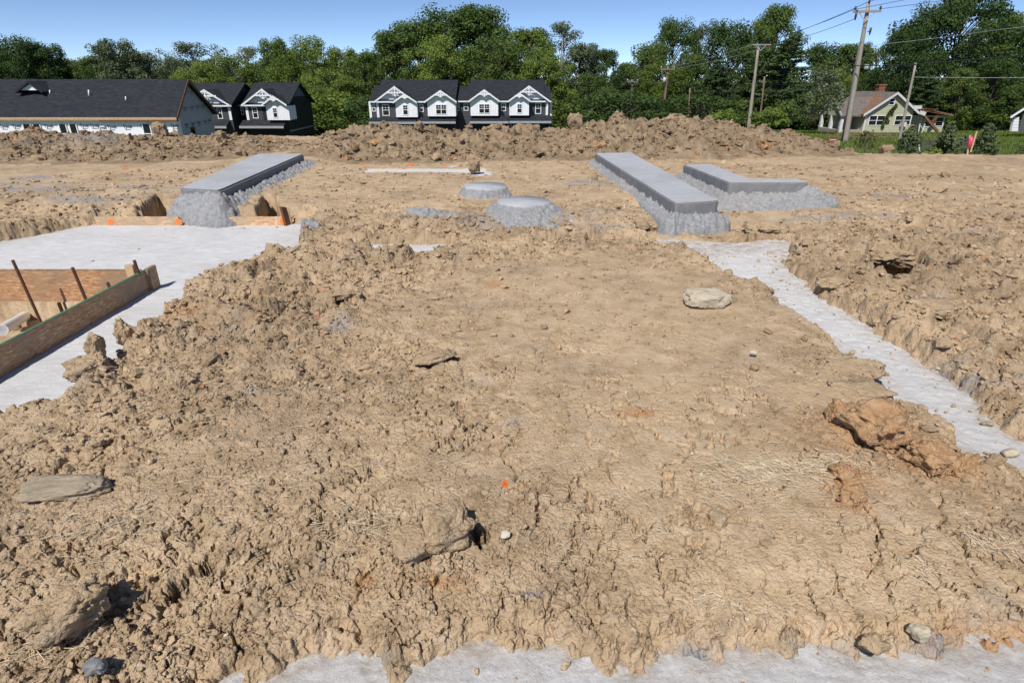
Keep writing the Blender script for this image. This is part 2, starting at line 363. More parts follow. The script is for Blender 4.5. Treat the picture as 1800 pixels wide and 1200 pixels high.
# ------------------------------------------------------------------ ground
def P0(L, z=0.0): return [onz(x, y, z) for x, y in L]
TR = []   # trenches: polygon, floor z, wall run
left_near = P0([(517,434),(490,442),(430,460),(345,487),(318,500),(310,525),(245,575),(215,600),(185,650),(140,680),(100,700),(0,722),(-150,770)], -.02)
TR.append((left_near+[(-9.5,2.4),(-9.5,6.6),(-6.22,7.06),(-5.78,7.85),(-5.6,8.08),(-2.85,8.08),(-2.72,7.9),(-2.55,6.95)], -.2, .10))
TR.append(([(-2.6,6.80),(-2.0,6.84),(-1.2,6.80),(0,6.84),(1.0,6.80),(2.0,6.9),(3.0,6.55),(3.0,6.0),(1.98,5.85),(1.86,6.4),(1.0,6.62),(0,6.55),(-.62,6.48),(-.9,6.15),(-1.35,6.13),(-1.6,6.45),(-2.35,6.3)], -.16, .16))
rs_near = P0([(1205,436),(1240,447),(1270,470),(1300,487),(1350,500),(1370,530),(1420,560),(1460,580),(1490,620),(1545,645),(1545,672),(1570,700),(1640,715),(1690,760),(1700,790),(1800,822),(1900,850)], -.02)
rs_far = P0([(1900,820),(1800,775),(1740,735),(1700,690),(1650,655),(1600,620),(1560,595),(1450,525),(1380,470),(1375,447),(1330,440)], -.13)
TR.append((rs_near+rs_far, -.13, .09))
bt = P0([(300,1260),(400,1190),(470,1192),(560,1160),(600,1135),(690,1192),(760,1155),(870,1145),(960,1140),(1040,1168),(1130,1197),(1150,1150),(1200,1135),(1260,1172),(1340,1150),(1450,1148),(1500,1165),(1580,1140),(1640,1160),(1700,1140),(1800,1140),(1950,1130)], -.1)
bt = P0([(a_, b_-24) for a_, b_ in ((300,1262),(400,1196),(470,1194),(560,1162),(600,1135),(690,1192),(760,1155),(870,1145),(960,1140),(1040,1168),(1130,1197),(1150,1150),(1200,1135),(1260,1172),(1340,1150),(1450,1148),(1500,1165),(1580,1140),(1640,1160),(1700,1140),(1800,1140),(1950,1130))], -.1)
TR.append((bt+[(2.6,.3),(-1.3,.3)], -.12, .12))
TR.append((P0([(636,300),(740,299),(860,299),(850,292),(645,292)], .09), .085, .06))
PITS = [(P0([(180,392),(188,386),(277,343),(291,343),(299,392)], .03), -.75, .05),
        (P0([(425,392),(432,385),(462,343),(488,343),(500,392)], .03), -.75, .05),
        (P0([(1520,446),(1560,438),(1610,450),(1640,470),(1620,492),(1570,490),(1530,474)], .02), -.36, .08),
        (P0([(1295,406),(1345,402),(1400,404),(1408,420),(1360,432),(1310,428)], 0), -.26, .10),
        (P0([(1080,394),(1130,396),(1185,396),(1190,408),(1130,414),(1085,408)], .03), -.14, .08),
        (P0([(838,925),(858,930),(862,950),(848,985),(836,960)], 0), -.14, .03),
        (P0([(350,972),(372,972),(380,990),(340,1000),(300,1035),(278,1050),(285,1025),(320,1000)], 0), -.10, .03),
        (P0([(580,528),(600,522),(618,530),(600,550),(582,545)], 0), -.12, .04),
        (P0([(740,632),(775,622),(805,622),(800,634),(770,638),(748,650)], 0), -.10, .04)]
# roughness blobs: px, py, radius m, value
RB = [(1000,480,.9,.08),(1150,560,.8,.06),(1280,640,.7,.04),(1220,760,.55,.08),(1050,640,.7,.15),(1350,560,.5,.12),(1150,850,.3,.15),(980,560,.7,.15),(1400,900,.35,.25),(1250,880,.25,.15),(1600,900,.3,.25),(760,560,.5,.3),
      (500,300,3,.16),(900,330,2.2,.12),(1500,320,2.2,.30),(150,310,3.2,.2),(1000,300,2.5,.18),(1650,300,2.0,.5),(1300,370,1.0,.12),(1650,330,2.0,.3),
      (700,410,1.2,1.0),(1000,400,1.2,.95),(300,650,.7,.85),(450,560,.7,.9),(700,450,.6,1.0),(550,480,.6,.9),(720,640,.4,.9),(200,1000,.30,.8),(420,1000,.2,.9),(800,950,.25,.75),(300,850,.4,.5),(600,1070,.16,.15),(1000,1090,.25,.12),(1250,1000,.3,.2),(400,800,.3,.35),(600,760,.35,.4),(1650,1050,.3,.2),(250,1130,.2,.7),(100,760,.3,.45),(700,1140,.15,.7),
      (1600,550,.9,1.0),(1700,500,1.0,1.0),(1750,650,.5,1.0),(1450,430,.8,1.0),(1650,420,1.2,.9),(1420,590,.3,.9),(1550,780,.3,.9),(1100,1120,.25,.7),(1500,1080,.3,.55),(1700,380,1.2,.8),(100,380,1.2,.9),(900,700,.5,.5)]
RBw = [(*onz(a, b, 0), r, v) for a, b, r, v in RB]
BANKF = 1.0
def blobsum(x, y, L, noise_amp=.35, nscale=.15, seed=40):
    n = 1+noise_amp*fbm(x, y, nscale, 3, seed); o = np.zeros(x.shape)
    for cx, cy, rx, ry in L: o = np.maximum(o, np.exp(-(((x-cx)/rx)**2+((y-cy)/ry)**2)*n*n))
    return o
def rough_mask(x, y):
    num = np.full(x.shape, .5*.35); den = np.full(x.shape, .35)
    for cx, cy, r, v in RBw:
        wv = np.exp(-((x-cx)**2+((y-cy))**2)/(r*r)); num += wv*v; den += wv
    r = num/den+.42*fbm(x, y, .6, 4, 20)-.05; return np.clip(r, .04, 1)
def base_h(x, y):
    b = .05*fbm(x, y, 2.0, 3, 1)+.05*sst(7.6, 8.6, y)
    b -= .10*np.exp(-((y-6.1)/.35)**2-((x+1.2)/.45)**2)
    b -= .11*np.exp(-((y-7.15)/.55)**2)*sst(-2.6, -2.0, x)*(1-sst(3.0, 3.8, x))      # hollow bank behind the cross footing
    b += .07*np.exp(-((y-7.55)/.3)**2)*sst(-2.4, -1.6, x)*(1-sst(1.6, 2.4, x))
    b += .08*np.exp(-((x-4.0)/.8)**2)*(1-sst(5.6, 6.6, y))*sst(1.5, 2.5, y)-.05*np.exp(-((x-2.80)/.35)**2)*(1-sst(5.8, 6.6, y))            # right bank
    b -= .10*np.exp(-((y-7.95)/.38)**2)*(1-sst(-5.7, -5.2, x))+.03*np.exp(-((y-8.05)/.3)**2)*sst(-5.5, -5.1, x)*(1-sst(-3.0, -2.6, x))
    b += .05*np.exp(-((x+1.9)/.6)**2-((y-4.5)/1.2)**2)
    b -= .06*(1-sst(1.15, 1.9, y))
    b -= .30*np.maximum(0, y-14)*sst(7, 11, x)+.22*np.maximum(0, y-19)*(1-sst(7, 11, x))
    return b
def clay_w(): return [(*onz(1530,740,.05), .28, .22), (*onz(1640,810,.0), .18, .12), (*onz(1490,830,0), .12, .12), (*onz(1490,880,0), .08, .08), (*onz(1120,730,0), .1, .05), (*onz(870,500), .1, .08), (*onz(300,550), .25, .1), (*onz(1780,1110,-.05), .25, .05), (*onz(770,1010), .1, .03), (*onz(640,1010,0), .04,.05)]
def ground_h(x, y, full=True):
    x = np.asarray(x, float); y = np.asarray(y, float); dist = np.hypot(x, y)
    Rm = rough_mask(x, y); h = base_h(x, y)
    def fade(s): return sst(.010, .022, s/np.maximum(dist, .5))
    h += .035*fbm(x, y, .45, 4, 3)*(.4+Rm)
    lump = sst(.45, .95, Rm); far = sst(2.2, 5.0, dist)
    c42 = clods(x, y, .42, 50, .5, .75); c17 = clods(x, y, .17, 51, .5, .8)
    h += lump*(.5+.5*far)*c42*.42*.5+sst(.4, .95, Rm)*c17*.17*.6*(.45+.55*far)
    h += sst(.15, .75, Rm)*(.030+.072*far)*(billow(x, y, .28, 6, 30, .60)-.3)*2
    h += sst(.2, .8, Rm)*clods(x, y, .07, 52, .45, .7)*.07*fade(.07)*.65
    h += sst(.05, .5, Rm)*clods(x+.3, y, .030, 53, .62, .7)*.030*fade(.030)*.95
    if full:
        h += (.25+.75*sst(.02, .35, Rm))*clods(x, y+.7, .014, 54, .7, .6)*.014*fade(.014)*1.1
        h += .010*(billow(x, y, .05, 3, 36, .6)-.3)*fade(.03)*(.3+Rm)
        f21, hv = plates(x, y, .13, 58); pm_ = sst(.45, .75, .5+.5*fbm(x, y, .5, 3, 59)*1.6+.35*(1-sst(1.3, 2.0, y)))
        h += pm_*(.022*(hv-.5)-.05*(1-sst(.0, .07, f21)))*fade(.06)
        f21, hv = plates(x, y, .045, 68); h -= (.35+.65*pm_)*.012*(1-sst(.0, .14, f21))*sst(.35, .6, .5+.5*pn(x/.3, y/.3, 69)*1.5)*fade(.03)
        rid = 1-np.abs(fbm(x, y, .35, 4, 60)); cr = sst(.960, .996, rid)*sst(.3, .6, pn(x/.6, y/.6, 66)*.5+.5)
        h -= .040*cr*fade(.05)
    for ti, (poly, fz, wl) in enumerate(TR+PITS):
        P = np.array(poly); x0, y0 = P.min(0)-.5; x1, y1 = P.max(0)+.5
        m = (x > x0) & (x < x1) & (y > y0) & (y < y1)
        if not m.any(): continue
        d = psd(x[m], y[m], poly)+.07*fbm(x[m], y[m], .22, 4, 70)+.03*fbm(x[m], y[m], .05, 2, 71)+.05*(billow(x[m], y[m], .12, 3, 72)-.3)*2
        if fz > -.25 and len(poly) > 8:
            hm = h[m]; det = hm-base_h(x[m], y[m]); xm, ym = x[m], y[m]
            near = (xm > -3.4)*(ym < 7.2) if ti == 0 else (ym < 6.6) if ti == 1 else (xm < np.interp(ym, [2.3, 3.9, 6.0, 6.6], [2.55, 2.5, 2.45, 2.5])) if ti == 2 else np.zeros(xm.shape, bool)
            sl = np.where(near, 4.5, 1.4); h[m] = np.minimum(hm, np.maximum(fz-.10, fz-.04+sl*(d+np.where(near, .0, .05))+det*.8*sst(-.05, .06, d)))
        else:
            t = sst(0, wl, -d); h[m] = h[m]*(1-t)+np.minimum(h[m], fz-.09)*t
    pm = (x > -9.6) & (x < -3.38) & (y > 2.0) & (y < 5.2)     # floor of the boxed pit
    h = np.where(pm, -.50+.05*fbm(x, y, .5, 3, 80)+.02*clods(x, y, .1, 81)+.22*(1-sst(3.3, 4.8, y)), h)
    return h
def polar(na, r0, r1, nr, a0=-64, a1=64):
    a = np.linspace(R(a0), R(a1), na); r = np.exp(np.linspace(math.log(r0), math.log(r1), nr))
    A, Rr = np.meshgrid(a, r); return Rr*np.sin(A), Rr*np.cos(A)
import sys
PAINT = [(*onz(887,853,0),.018,.035), (*onz(560,553,0),.035,.02), (*onz(572,518,0),.035,.035), (*onz(785,428,-.1),.03,.09), (*onz(535,428,-.1),.03,.10), (*onz(150,390,-.1),.03,.10), (*onz(1325,435,-.15),.07,.05),
         (*onz(1106,436,0),.03,.03), (*onz(723,290,.05),.10,.12), (*onz(845,288,.05),.05,.12), (*onz(782,290,.05),.08,.12), (*onz(640,290,.05),.06,.10), (*onz(220,298,.05),.06,.12),(*onz(1148,288,.05),.04,.08),(*onz(1372,285,.05),.04,.08)]
GREY = [(*onz(60,338),1.0,.30), (*onz(250,336),1.3,.12), (*onz(55,318),.5,.25), (*onz(225,352),.35,.10), (*onz(10,328),.8,.12), (*onz(150,355),.5,.2), (*onz(760,370,.05),.30,.12),(*onz(720,374,.05),.25,.1),
        (*onz(538,385,.05),.12,.15), (*onz(850,372,.05),.5,.15), (*onz(1060,368,.05),.8,.10),(*onz(920,375,.05),.75,.3),(*onz(1430,375,.05),.6,.12), (*onz(1560,345,.05),.8,.12), (*onz(1520,372,.05),.5,.06),(*onz(1690,398,.05),.3,.05),(*onz(1030,315,.1),.4,.3),
        (*onz(600,570),.09,.09), (*onz(1720,655,0),.3,.08), (*onz(1620,625,0),.25,.08), (*onz(905,742),.05,.03),(*onz(440,690),.08,.03),(*onz(620,1140,-.05),.10,.03),(*onz(560,1150,-.05),.07,.04),(*onz(1680,1120,-.05),.12,.03),(*onz(1210,1130,-.05),.08,.03),(*onz(1450,1120,-.05),.1,.02),(*onz(940,1030,0),.04,.015),(*onz(1090,390,0),.5,.08),(*onz(205,560,-.5),.1,.1)]
def attrs_for(x, y):
    return dict(rough=np.clip(rough_mask(x, y), 0, 1), paint=blobsum(x, y, PAINT, .5, .03, 41), grey=blobsum(x, y, GREY, .4, .2, 42), clay=blobsum(x, y, clay_w(), .5, .1, 43))
def wobble(x, y, z, a, s_):
    dx = a*(pn(z/s_+9, x/(s_*2), 201)+.5*pn(z/s_*2.3, y/s_, 202)); dy = a*(pn(z/s_-7, x/(s_*1.7), 203)+.5*pn(z/s_*2.3, x/s_, 204)); return x+dx, y+dy
def build_ground():
    for nm, args in (('ground', (1500, .55, 13.6, 1420)),):
        X, Y = polar(*args); Xr, Yr = X.ravel(), Y.ravel(); Z = ground_h(Xr, Yr)
        # outer coarse apron continuing the same sheet
        X2, Y2 = polar(1500, 13.6*1.004, 26, 130); Z2 = ground_h(X2.ravel(), Y2.ravel(), False)
        Xa = np.concatenate([Xr, X2.ravel()]); Ya = np.concatenate([Yr, Y2.ravel()]); Za = np.concatenate([Z, Z2])
        Xd, Yd = wobble(Xa, Ya, Za, .011, .032)
        Zg = Z.reshape(X.shape); rr_ = np.hypot(X, Y); sl_ = np.hypot(np.gradient(Zg, axis=0)/np.maximum(np.gradient(rr_, axis=0), 1e-6), np.gradient(Zg, axis=1)/(rr_*R(128)/1499))
        k_ = np.concatenate([sst(.7, 1.8, sl_).ravel(), np.zeros(len(Xa)-X.size)]); Xd = Xa+(Xd-Xa)*k_; Yd = Ya+(Yd-Ya)*k_
        o = npmesh(nm, np.stack([Xd, Yd, Za], 1), gridfaces(1420+130, 1500)[:, ::-1], M['dirt'], None, True, attrs_for(Xa, Ya))
        tag(o, kind='structure', label='tan clay building plot of graded and clodded soil', cat='ground')
build_ground()

# grass land beyond, falling away, out to the horizon
def land_z(x, y):
    return np.interp(y, [14, 20, 55, 88, 130, 300, 2500], [-1.2, -1.9, -3.46, -5.35, -6.9, -9, -10])-1.3*(1-sst(-5, 20, x))*sst(20, 60, y)
gx = np.concatenate([np.linspace(-2500, -160, 12), np.linspace(-150, 150, 240), np.linspace(160, 2500, 12)])
gy = np.concatenate([np.linspace(-300, 14, 6), np.linspace(16, 160, 200), np.linspace(170, 2500, 20)])
GXX, GYY = np.meshgrid(gx, gy); gz = land_z(GXX, np.maximum(GYY, 14))-(GYY < 15)*1.0+.12*fbm(GXX, GYY, 6, 3, 5)
gm, ntg, bb = newmat('field_grass'); vg = coords(ntg)
n1 = N(ntg, 'ShaderNodeTexNoise', i_Scale=.35, i_Detail=8, i_Roughness=.75); n2 = N(ntg, 'ShaderNodeTexNoise', i_Scale=3.0, i_Detail=8, i_Roughness=.8)
ntg.links.new(vg, n1.inputs[0]); ntg.links.new(vg, n2.inputs[0])
cg = mix(ntg, n2.outputs[0], ramp(ntg, n1.outputs[0], [(.3, (.075,.11,.03)), (.7, (.14,.18,.05))]).outputs[0], (.11,.14,.045))
ab = N(ntg, 'ShaderNodeAttribute', attribute_name='bare'); cb = ramp(ntg, n2.outputs[0], [(.35, (.16,.09,.06)), (.65, (.34,.23,.15))]).outputs[0]
cg = mix(ntg, mth(ntg, 'MULTIPLY', ab.outputs['Fac'], mth(ntg, 'MULTIPLY', n1.outputs[0], 2.4), clamp=True), cg, cb); ntg.links.new(cg, bb.inputs['Base Color']); bb.inputs['Roughness'].default_value = .95
bump(ntg, bb, n2.outputs[0], 1, .15); M['grass'] = gm
bare = blobsum(GXX.ravel(), GYY.ravel(), [(46, 80, 12, 5), (58, 66, 30, 1.6), (40,70,8,4)], .4, 3)
o = npmesh('grass_field', np.stack([GXX.ravel(), GYY.ravel(), gz.ravel()], 1), gridfaces(len(gy), len(gx)), gm, None, True, dict(bare=bare))
tag(o, kind='structure', label='green meadow falling away behind the dirt heap', cat='grass field')

# ------------------------------------------------------------------ spoil heap
CR = [(-300,232),(-100,230),(0,232),(30,222),(110,228),(200,229),(215,232),(330,230),(400,228),(500,238),(540,246),(580,222),(620,214),(700,217),(800,220),(900,214),(960,220),(1050,212),(1110,203),(1180,199),(1230,199),(1280,209),(1340,216),(1400,222),(1450,246),(1500,262),(1560,272),(1610,282),(1700,280),(1800,292),(2000,300)]
YC = 15.6
crx = np.array([ony(a, b, YC)[0] for a, b in CR]); crz = np.array([ony(a, b, YC)[1] for a, b in CR])
BS = [(-400,13.2),(0,11.9),(250,12.3),(500,13.6),(640,12.2),(900,12.7),(1100,12.7),(1300,13.3),(1500,13.6),(1700,13.7),(2000,14.0)]
bsx = np.array([(a-900)/1040*13.2*.95 for a, b in BS]); bsy = np.array([b for a, b in BS])
def mound_h(x, y):
    crest = np.interp(x, crx, crz)-.15; by = np.interp(x, bsx, bsy)+.35*fbm(x, y, 1.6, 3, 90)
    t = np.clip((y-by)/(YC-by), 0, 1); prof = np.where(y < YC, t**.75*.9+.1*np.sin(t*math.pi/2), 1-sst(0, 4.2, y-YC)*1.0)
    prof = np.where(y < YC, sst(-.12, 1, t)*.45+t**.7*.55, prof)
    lo = base_h(x, y)-.02
    front = sst(-.25, .10, (y-by))
    h = lo+(crest-lo)*prof+np.where(y > YC, -.5*sst(0, 4, y-YC), 0)
    amp = np.clip((crest-lo)*1.7, .25, 1)*sst(0, .35, t+(y > YC))
    n = .16*fbm(x, y, 1.2, 3, 91)+.30*(billow(x, y, .7, 6, 99, .62)-.3)*1.6+clods(x, y, .62, 92, .5, .6)*.62*.6+clods(x, y, .30, 93, .6, .55)*.30*.62+clods(x, y, .14, 94, .7, .5)*.14*.95+clods(x, y, .065, 95, .75, .4)*.065*1.0-.09
    return h+n*amp-(1-front)*.12
mx, my = np.meshgrid(np.arange(-21, 17.5, .026), np.arange(11.4, 20.2, .028))
mh = mound_h(mx.ravel(), my.ravel())
mats = dict(rough=np.clip(.85+.3*fbm(mx, my, .8, 3, 97), 0, 1), paint=blobsum(mx.ravel(), my.ravel(), PAINT, .5, .05, 41), grey=blobsum(mx.ravel(), my.ravel(), [(-10.2,15,.9,.8)], .4, .2, 42)*.8, clay=np.clip(fbm(mx, my, 1.3, 4, 98)*2.4-.9, 0, .6))
wx_, wy_ = wobble(mx.ravel(), my.ravel(), mh, .05, .13)
o = npmesh('spoil_heap', np.stack([wx_, wy_, mh], 1), gridfaces(*mx.shape), M['dirt_dark'], None, True, mats)
tag(o, 'long ridge of dumped brown soil stretching across the plot behind the footings', 'dirt heap')

# ------------------------------------------------------------------ stones and clods
def ico(sub):
    bm = bmesh.new(); bmesh.ops.create_icosphere(bm, subdivisions=sub, radius=1)
    V = np.array([v.co[:] for v in bm.verts]); Fc = np.array([[v.index for v in f.verts] for f in bm.faces]); bm.free(); return V, Fc
ICO = {k: ico(k) for k in (1, 2, 3, 4, 5)}
def rockshape(sub, seed, cuts=8, rough=.14, flat=.75, dm=.55, box=1.0):
    r = np.random.default_rng(seed); V, Fc = ICO[sub]; V = V.copy(); V = np.sign(V)*np.abs(V)**box; V /= 1+.25*(1-box)
    for i in range(cuts):
        n = r.normal(size=3); n /= np.linalg.norm(n); d = dm+.35*r.random()
        s = V@n; V = V-np.where(s > d, (s-d), 0)[:, None]*n
    nv = np.array([[mnoise.noise(Vector(p*1.6)+Vector((seed*3.1, 0, 0)))*1.0+(.55*mnoise.noise(Vector(p*4.2)+Vector((0, seed*1.7, 0))) if sub > 1 else 0)+(.36*mnoise.noise(Vector(p*10)+Vector((0, 0, seed))) if sub > 2 else 0)+(.28*mnoise.noise(Vector(p*24)+Vector((0, 2, seed))) if sub > 3 else 0)] for p in V])
    V = V*(1+rough*2*nv); V[:, 2] *= flat; return V, Fc
PROTO1 = [rockshape(1, i, 7, .20, .7, .38) for i in range(16)]; PROTO2 = [rockshape(2, 50+i, 13, .24, .7, .36) for i in range(18)]; PROTO3 = [rockshape(3, 90+i, 14, .24, .75, .4) for i in range(14)]
def scatter(name, pts, sizes, protos, mat, bury=.25, attr=True, clayp=.05, rough=.6):
    n = len(pts); which = rng.integers(0, len(protos), n); Vs = []; Fs = []; off = 0; ra = []; ca = []
    for k, (V, Fc) in enumerate(protos):
        idx = np.where(which == k)[0]
        if not len(idx): continue
        m = len(idx); ang = rng.random(m)*2*np.pi; tl = rng.normal(0, .35, (m, 2)); s = sizes[idx][:, None]*(.7+.6*rng.random((m, 3)))
        v = V[None]*s[:, None, :]
        v = np.stack([v[..., 0], v[..., 1]*np.cos(tl[:, :1])-v[..., 2]*np.sin(tl[:, :1]), v[..., 1]*np.sin(tl[:, :1])+v[..., 2]*np.cos(tl[:, :1])], -1)
        c, s_ = np.cos(ang)[:, None], np.sin(ang)[:, None]
        v = np.stack([v[..., 0]*c-v[..., 1]*s_, v[..., 0]*s_+v[..., 1]*c, v[..., 2]], -1)+pts[idx][:, None, :]+np.array([0, 0, 1])*(sizes[idx]*(.5-bury))[:, None, None]
        Vs.append(v.reshape(-1, 3)); f = Fc[None]+(np.arange(m)*len(V))[:, None, None]+off; Fs.append(f.reshape(-1, 3)); off += m*len(V)
        ra.append(np.repeat(np.clip(rng.normal(rough, .3, m), 0, 1), len(V))); ca.append(np.repeat((rng.random(m) < clayp)*.8, len(V)))
    return npmesh(name, np.concatenate(Vs), np.concatenate(Fs), mat, None, False, dict(rough=np.concatenate(ra), clay=np.concatenate(ca)) if attr else None)
# small crumbs near, larger far: sampled by polar density
def near_points(n, r0, r1, dens):
    a = rng.uniform(R(-52), R(52), n); r = np.exp(rng.uniform(math.log(r0), math.log(r1), n)); x, y = r*np.sin(a), r*np.cos(a)
    k = rng.random(n) < dens(x, y); return x[k], y[k]
def in_trench(x, y):
    m = np.zeros(x.shape, bool)
    for p, _, _ in TR+PITS: m |= psd(x, y, p) < .03
    return m | ((x < -3.3) & (y < 5.4) & (y > 2))
x, y = near_points(95000, .9, 13.4, lambda x, y: sst(.1, .8, rough_mask(x, y))*.8+.14)
k = ~in_trench(x, y); x, y = x[k], y[k]; d = np.hypot(x, y)
s = np.minimum((.003+.0019*d)*np.exp(rng.normal(0, .45, len(x))), .05); z = ground_h(x, y)
scatter('soil_crumbs', np.stack([x, y, z], 1), s, PROTO1, M['dirt'], .3, rough=.5, clayp=.02).name = 'soil_crumbs'
tag(bpy.data.objects['soil_crumbs'], 'loose crumbs of tan soil strewn over the plot', 'soil crumbs', kind='stuff')
x, y = near_points(8000, 1.2, 13, lambda x, y: sst(.45, .95, rough_mask(x, y))*.8+.035*(y > 8)+.008); k = ~in_trench(x, y); x, y = x[k], y[k]; d = np.hypot(x, y)
s = np.minimum((.006+.0048*d)*np.exp(rng.normal(0, .45, len(x))), .12); z = ground_h(x, y)
scatter('soil_clods', np.stack([x, y, z], 1), s, PROTO2, M['dirt'], .45, rough=.6, clayp=.02)
tag(bpy.data.objects['soil_clods'], 'broken lumps of tan soil lying on the churned parts of the plot', 'soil clods', kind='stuff')
x = rng.uniform(-19, 15, 14000); y = rng.uniform(11.9, 16.6, 14000); z = mound_h(x, y); k = (z > base_h(x, y)+.03); x, y, z = x[k], y[k], z[k]
s = np.minimum(.030*np.exp(rng.normal(0, .62, len(x))), .19)
scatter('heap_clods', np.stack([x, y, z], 1), s*1.15, PROTO3, M['dirt_dark'], .40, rough=.8, clayp=.06)
tag(bpy.data.objects['heap_clods'], 'countless broken lumps of brown soil covering the dirt heap', 'heap clods', kind='stuff')
# pale pebbles
x, y = near_points(900, 1.1, 9, lambda x, y: np.full(x.shape, .35)); k = ~in_trench(x, y); x, y = x[k], y[k]; d = np.hypot(x, y)
scatter('pebbles', np.stack([x, y, ground_h(x, y)], 1), (.002+.0016*d)*np.exp(rng.normal(0, .4, len(x))), PROTO1, M['pale_stone'], .3, False)
tag(bpy.data.objects['pebbles'], 'small pale pebbles mixed into the soil surface', 'pebbles', kind='stuff')
# crumbs lying on the concrete strips
def onslab(n, poly, z):
    P = np.array(poly); o = []
    xs = rng.uniform(P[:, 0].min(), P[:, 0].max(), n*3); ys = rng.uniform(P[:, 1].min(), P[:, 1].max(), n*3); dd = psd(xs, ys, poly)
    k = (dd < -.07) & (rng.random(n*3) < np.exp(dd*6)*1.2+.04) & (np.abs(xs) < 5) & ((xs > -3.15) | (ys > 5.4)); return np.stack([xs[k], ys[k], np.full(k.sum(), z)], 1)
pts = np.concatenate([onslab(420, TR[2][0], -.13), onslab(380, TR[3][0], -.12), onslab(500, TR[0][0], -.2)])
scatter('fallen_crumbs', pts, .0045*np.exp(rng.normal(0, .6, len(pts)))*(1+.12*pts[:, 1]), PROTO1, M['dirt'], .2, rough=.2)
tag(bpy.data.objects['fallen_crumbs'], 'tan crumbs fallen onto the concrete footings', 'fallen crumbs', kind='stuff')

def rock(name, px, py, size, label, cat, mat='dirt', seed=1, z=None, rot=0, sub=5, flat=1.0, cuts=9, rough=.13, zoff=.25, ondist=None, group=None, box=.62):
    V, Fc = rockshape(sub, seed, cuts, rough, flat, .62, box); V = V*np.array(size)/2*1.12; c, s_ = math.cos(rot), math.sin(rot)
    V = np.stack([V[:, 0]*c-V[:, 1]*s_, V[:, 0]*s_+V[:, 1]*c, V[:, 2]], 1)
    if ondist is not None: p = at(px, py, ondist); loc = tuple(p)
    else:
        gz0 = 0 if z is None else z; x, y = onz(px, py, gz0); loc = (x, y, gz0+size[2]*zoff)
    o = npmesh(name, V, Fc, M[mat], None, True, dict(rough=np.full(len(V), .45)))
    o.location = loc; return tag(o, label, cat, group)
rock('stone', 1243, 530, (.36,.24,.13), 'pale cream angular stone lying alone left of the narrow concrete strip', 'stone', 'stone', 3, .02, .15, zoff=.25, cuts=9, rough=.07, box=.6)
rock('flat_stone', 114, 858, (.31,.17,.06), 'flat weathered tan stone slab lying in straw at the lower left', 'stone', 'stone_flat', 8, .01, .25, zoff=.12, cuts=7, rough=.10, box=.5)
rock('clay_boulder', 1540, 760, (.30,.28,.22), 'largest orange clay boulder in the cluster left of the concrete strip', 'clay lump', 'clay', 12, .02, .4, zoff=.2, rough=.16)
rock('clay_lump', 1640, 815, (.20,.17,.13), 'orange brown clay lump just right of the largest clay boulder', 'clay lump', 'clay', 14, .0, .2, zoff=.2, rough=.17, group='orange clay lumps')
rock('clay_lump', 1692, 828, (.12,.10,.12), 'rightmost orange clay lump of the cluster, nearest the concrete strip', 'clay lump', 'clay', 15, .0, 1.2, zoff=.2, rough=.17, group='orange clay lumps')
rock('clay_lump', 1478, 735, (.15,.13,.11), 'tan clay lump leaning against the left side of the largest clay boulder', 'clay lump', 'clay', 17, .02, .9, zoff=.25, rough=.15, group='orange clay lumps')
rock('clay_lump', 1498, 875, (.11,.08,.07), 'small orange clay lump sitting below the patch of loose straw', 'clay lump', 'clay', 19, .0, .3, zoff=.2, rough=.18, group='orange clay lumps')
rock('clay_lump', 1480, 830, (.10,.08,.05), 'low orange clay lump at the right end of the straw patch', 'clay lump', 'clay', 18, .0, .5, zoff=.2, rough=.18, group='orange clay lumps')
rock('soil_crust', 1510, 690, (.30,.20,.07), 'flat cracked slab of tan soil above the clay boulder cluster', 'soil crust', 'dirt', 21, -.02, -.1, zoff=.1, cuts=7, rough=.12, box=.5)
rock('soil_crust', 1500, 650, (.36,.16,.08), 'tan soil slab jutting over the left edge of the narrow concrete strip', 'soil crust', 'dirt', 24, -.03, -.15, zoff=.1, cuts=7, rough=.12, box=.5)
rock('soil_crust', 1566, 448, (.56,.42,.16), 'broad soil crust hanging over the large dark hollow at the right', 'soil crust', 'dirt', 81, -.01, -.25, zoff=.0, cuts=5, rough=.2, box=.8)
rock('soil_crust', 1352, 405, (.46,.34,.14), 'soil crust over the dark gap just past the far end of the narrow strip', 'soil crust', 'dirt', 82, -.07, -.05, zoff=.0, cuts=5, rough=.2, box=.8)
rock('soil_crust', 1130, 395, (.44,.28,.12), 'low soil ledge with a thin dark gap left of the longest block end', 'soil crust', 'dirt', 83, -.05, 0, zoff=.0, cuts=5, rough=.2, box=.8)
rock('soil_crust', 1640, 545, (.34,.26,.09), 'cracked soil lump halfway up the bank right of the narrow strip', 'soil crust', 'dirt', 84, .04, .3, zoff=.2, cuts=8, rough=.15, box=.6)
rock('soil_crust', 1465, 500, (.26,.20,.09), 'rust tinted soil lump at the left foot of the right bank', 'soil crust', 'dirt', 85, -.02, .3, zoff=.2, cuts=8, rough=.15, box=.6)
rock('soil_crust', 600, 525, (.30,.16,.08), 'dark edged soil lump beside the orange mark on the left', 'soil crust', 'dirt', 86, .02, .2, zoff=.3, cuts=8, rough=.15, box=.6)
rock('soil_crust', 765, 632, (.26,.12,.05), 'thin soil crust with a dark underside in the middle of the plot', 'soil crust', 'dirt', 87, .02, .35, zoff=.3, cuts=8, rough=.15, box=.5)
rock('upright_clod', 172, 625, (.11,.10,.16), 'mushroom shaped soil clod standing at the edge of the wide footing', 'soil clod', 'dirt', 27, .06, 0, zoff=.4, rough=.18)
rock('soil_lump', 152, 655, (.22,.18,.14), 'rounded soil lump below the mushroom shaped clod', 'soil clod', 'dirt', 28, .0, .3, zoff=.3, rough=.16)
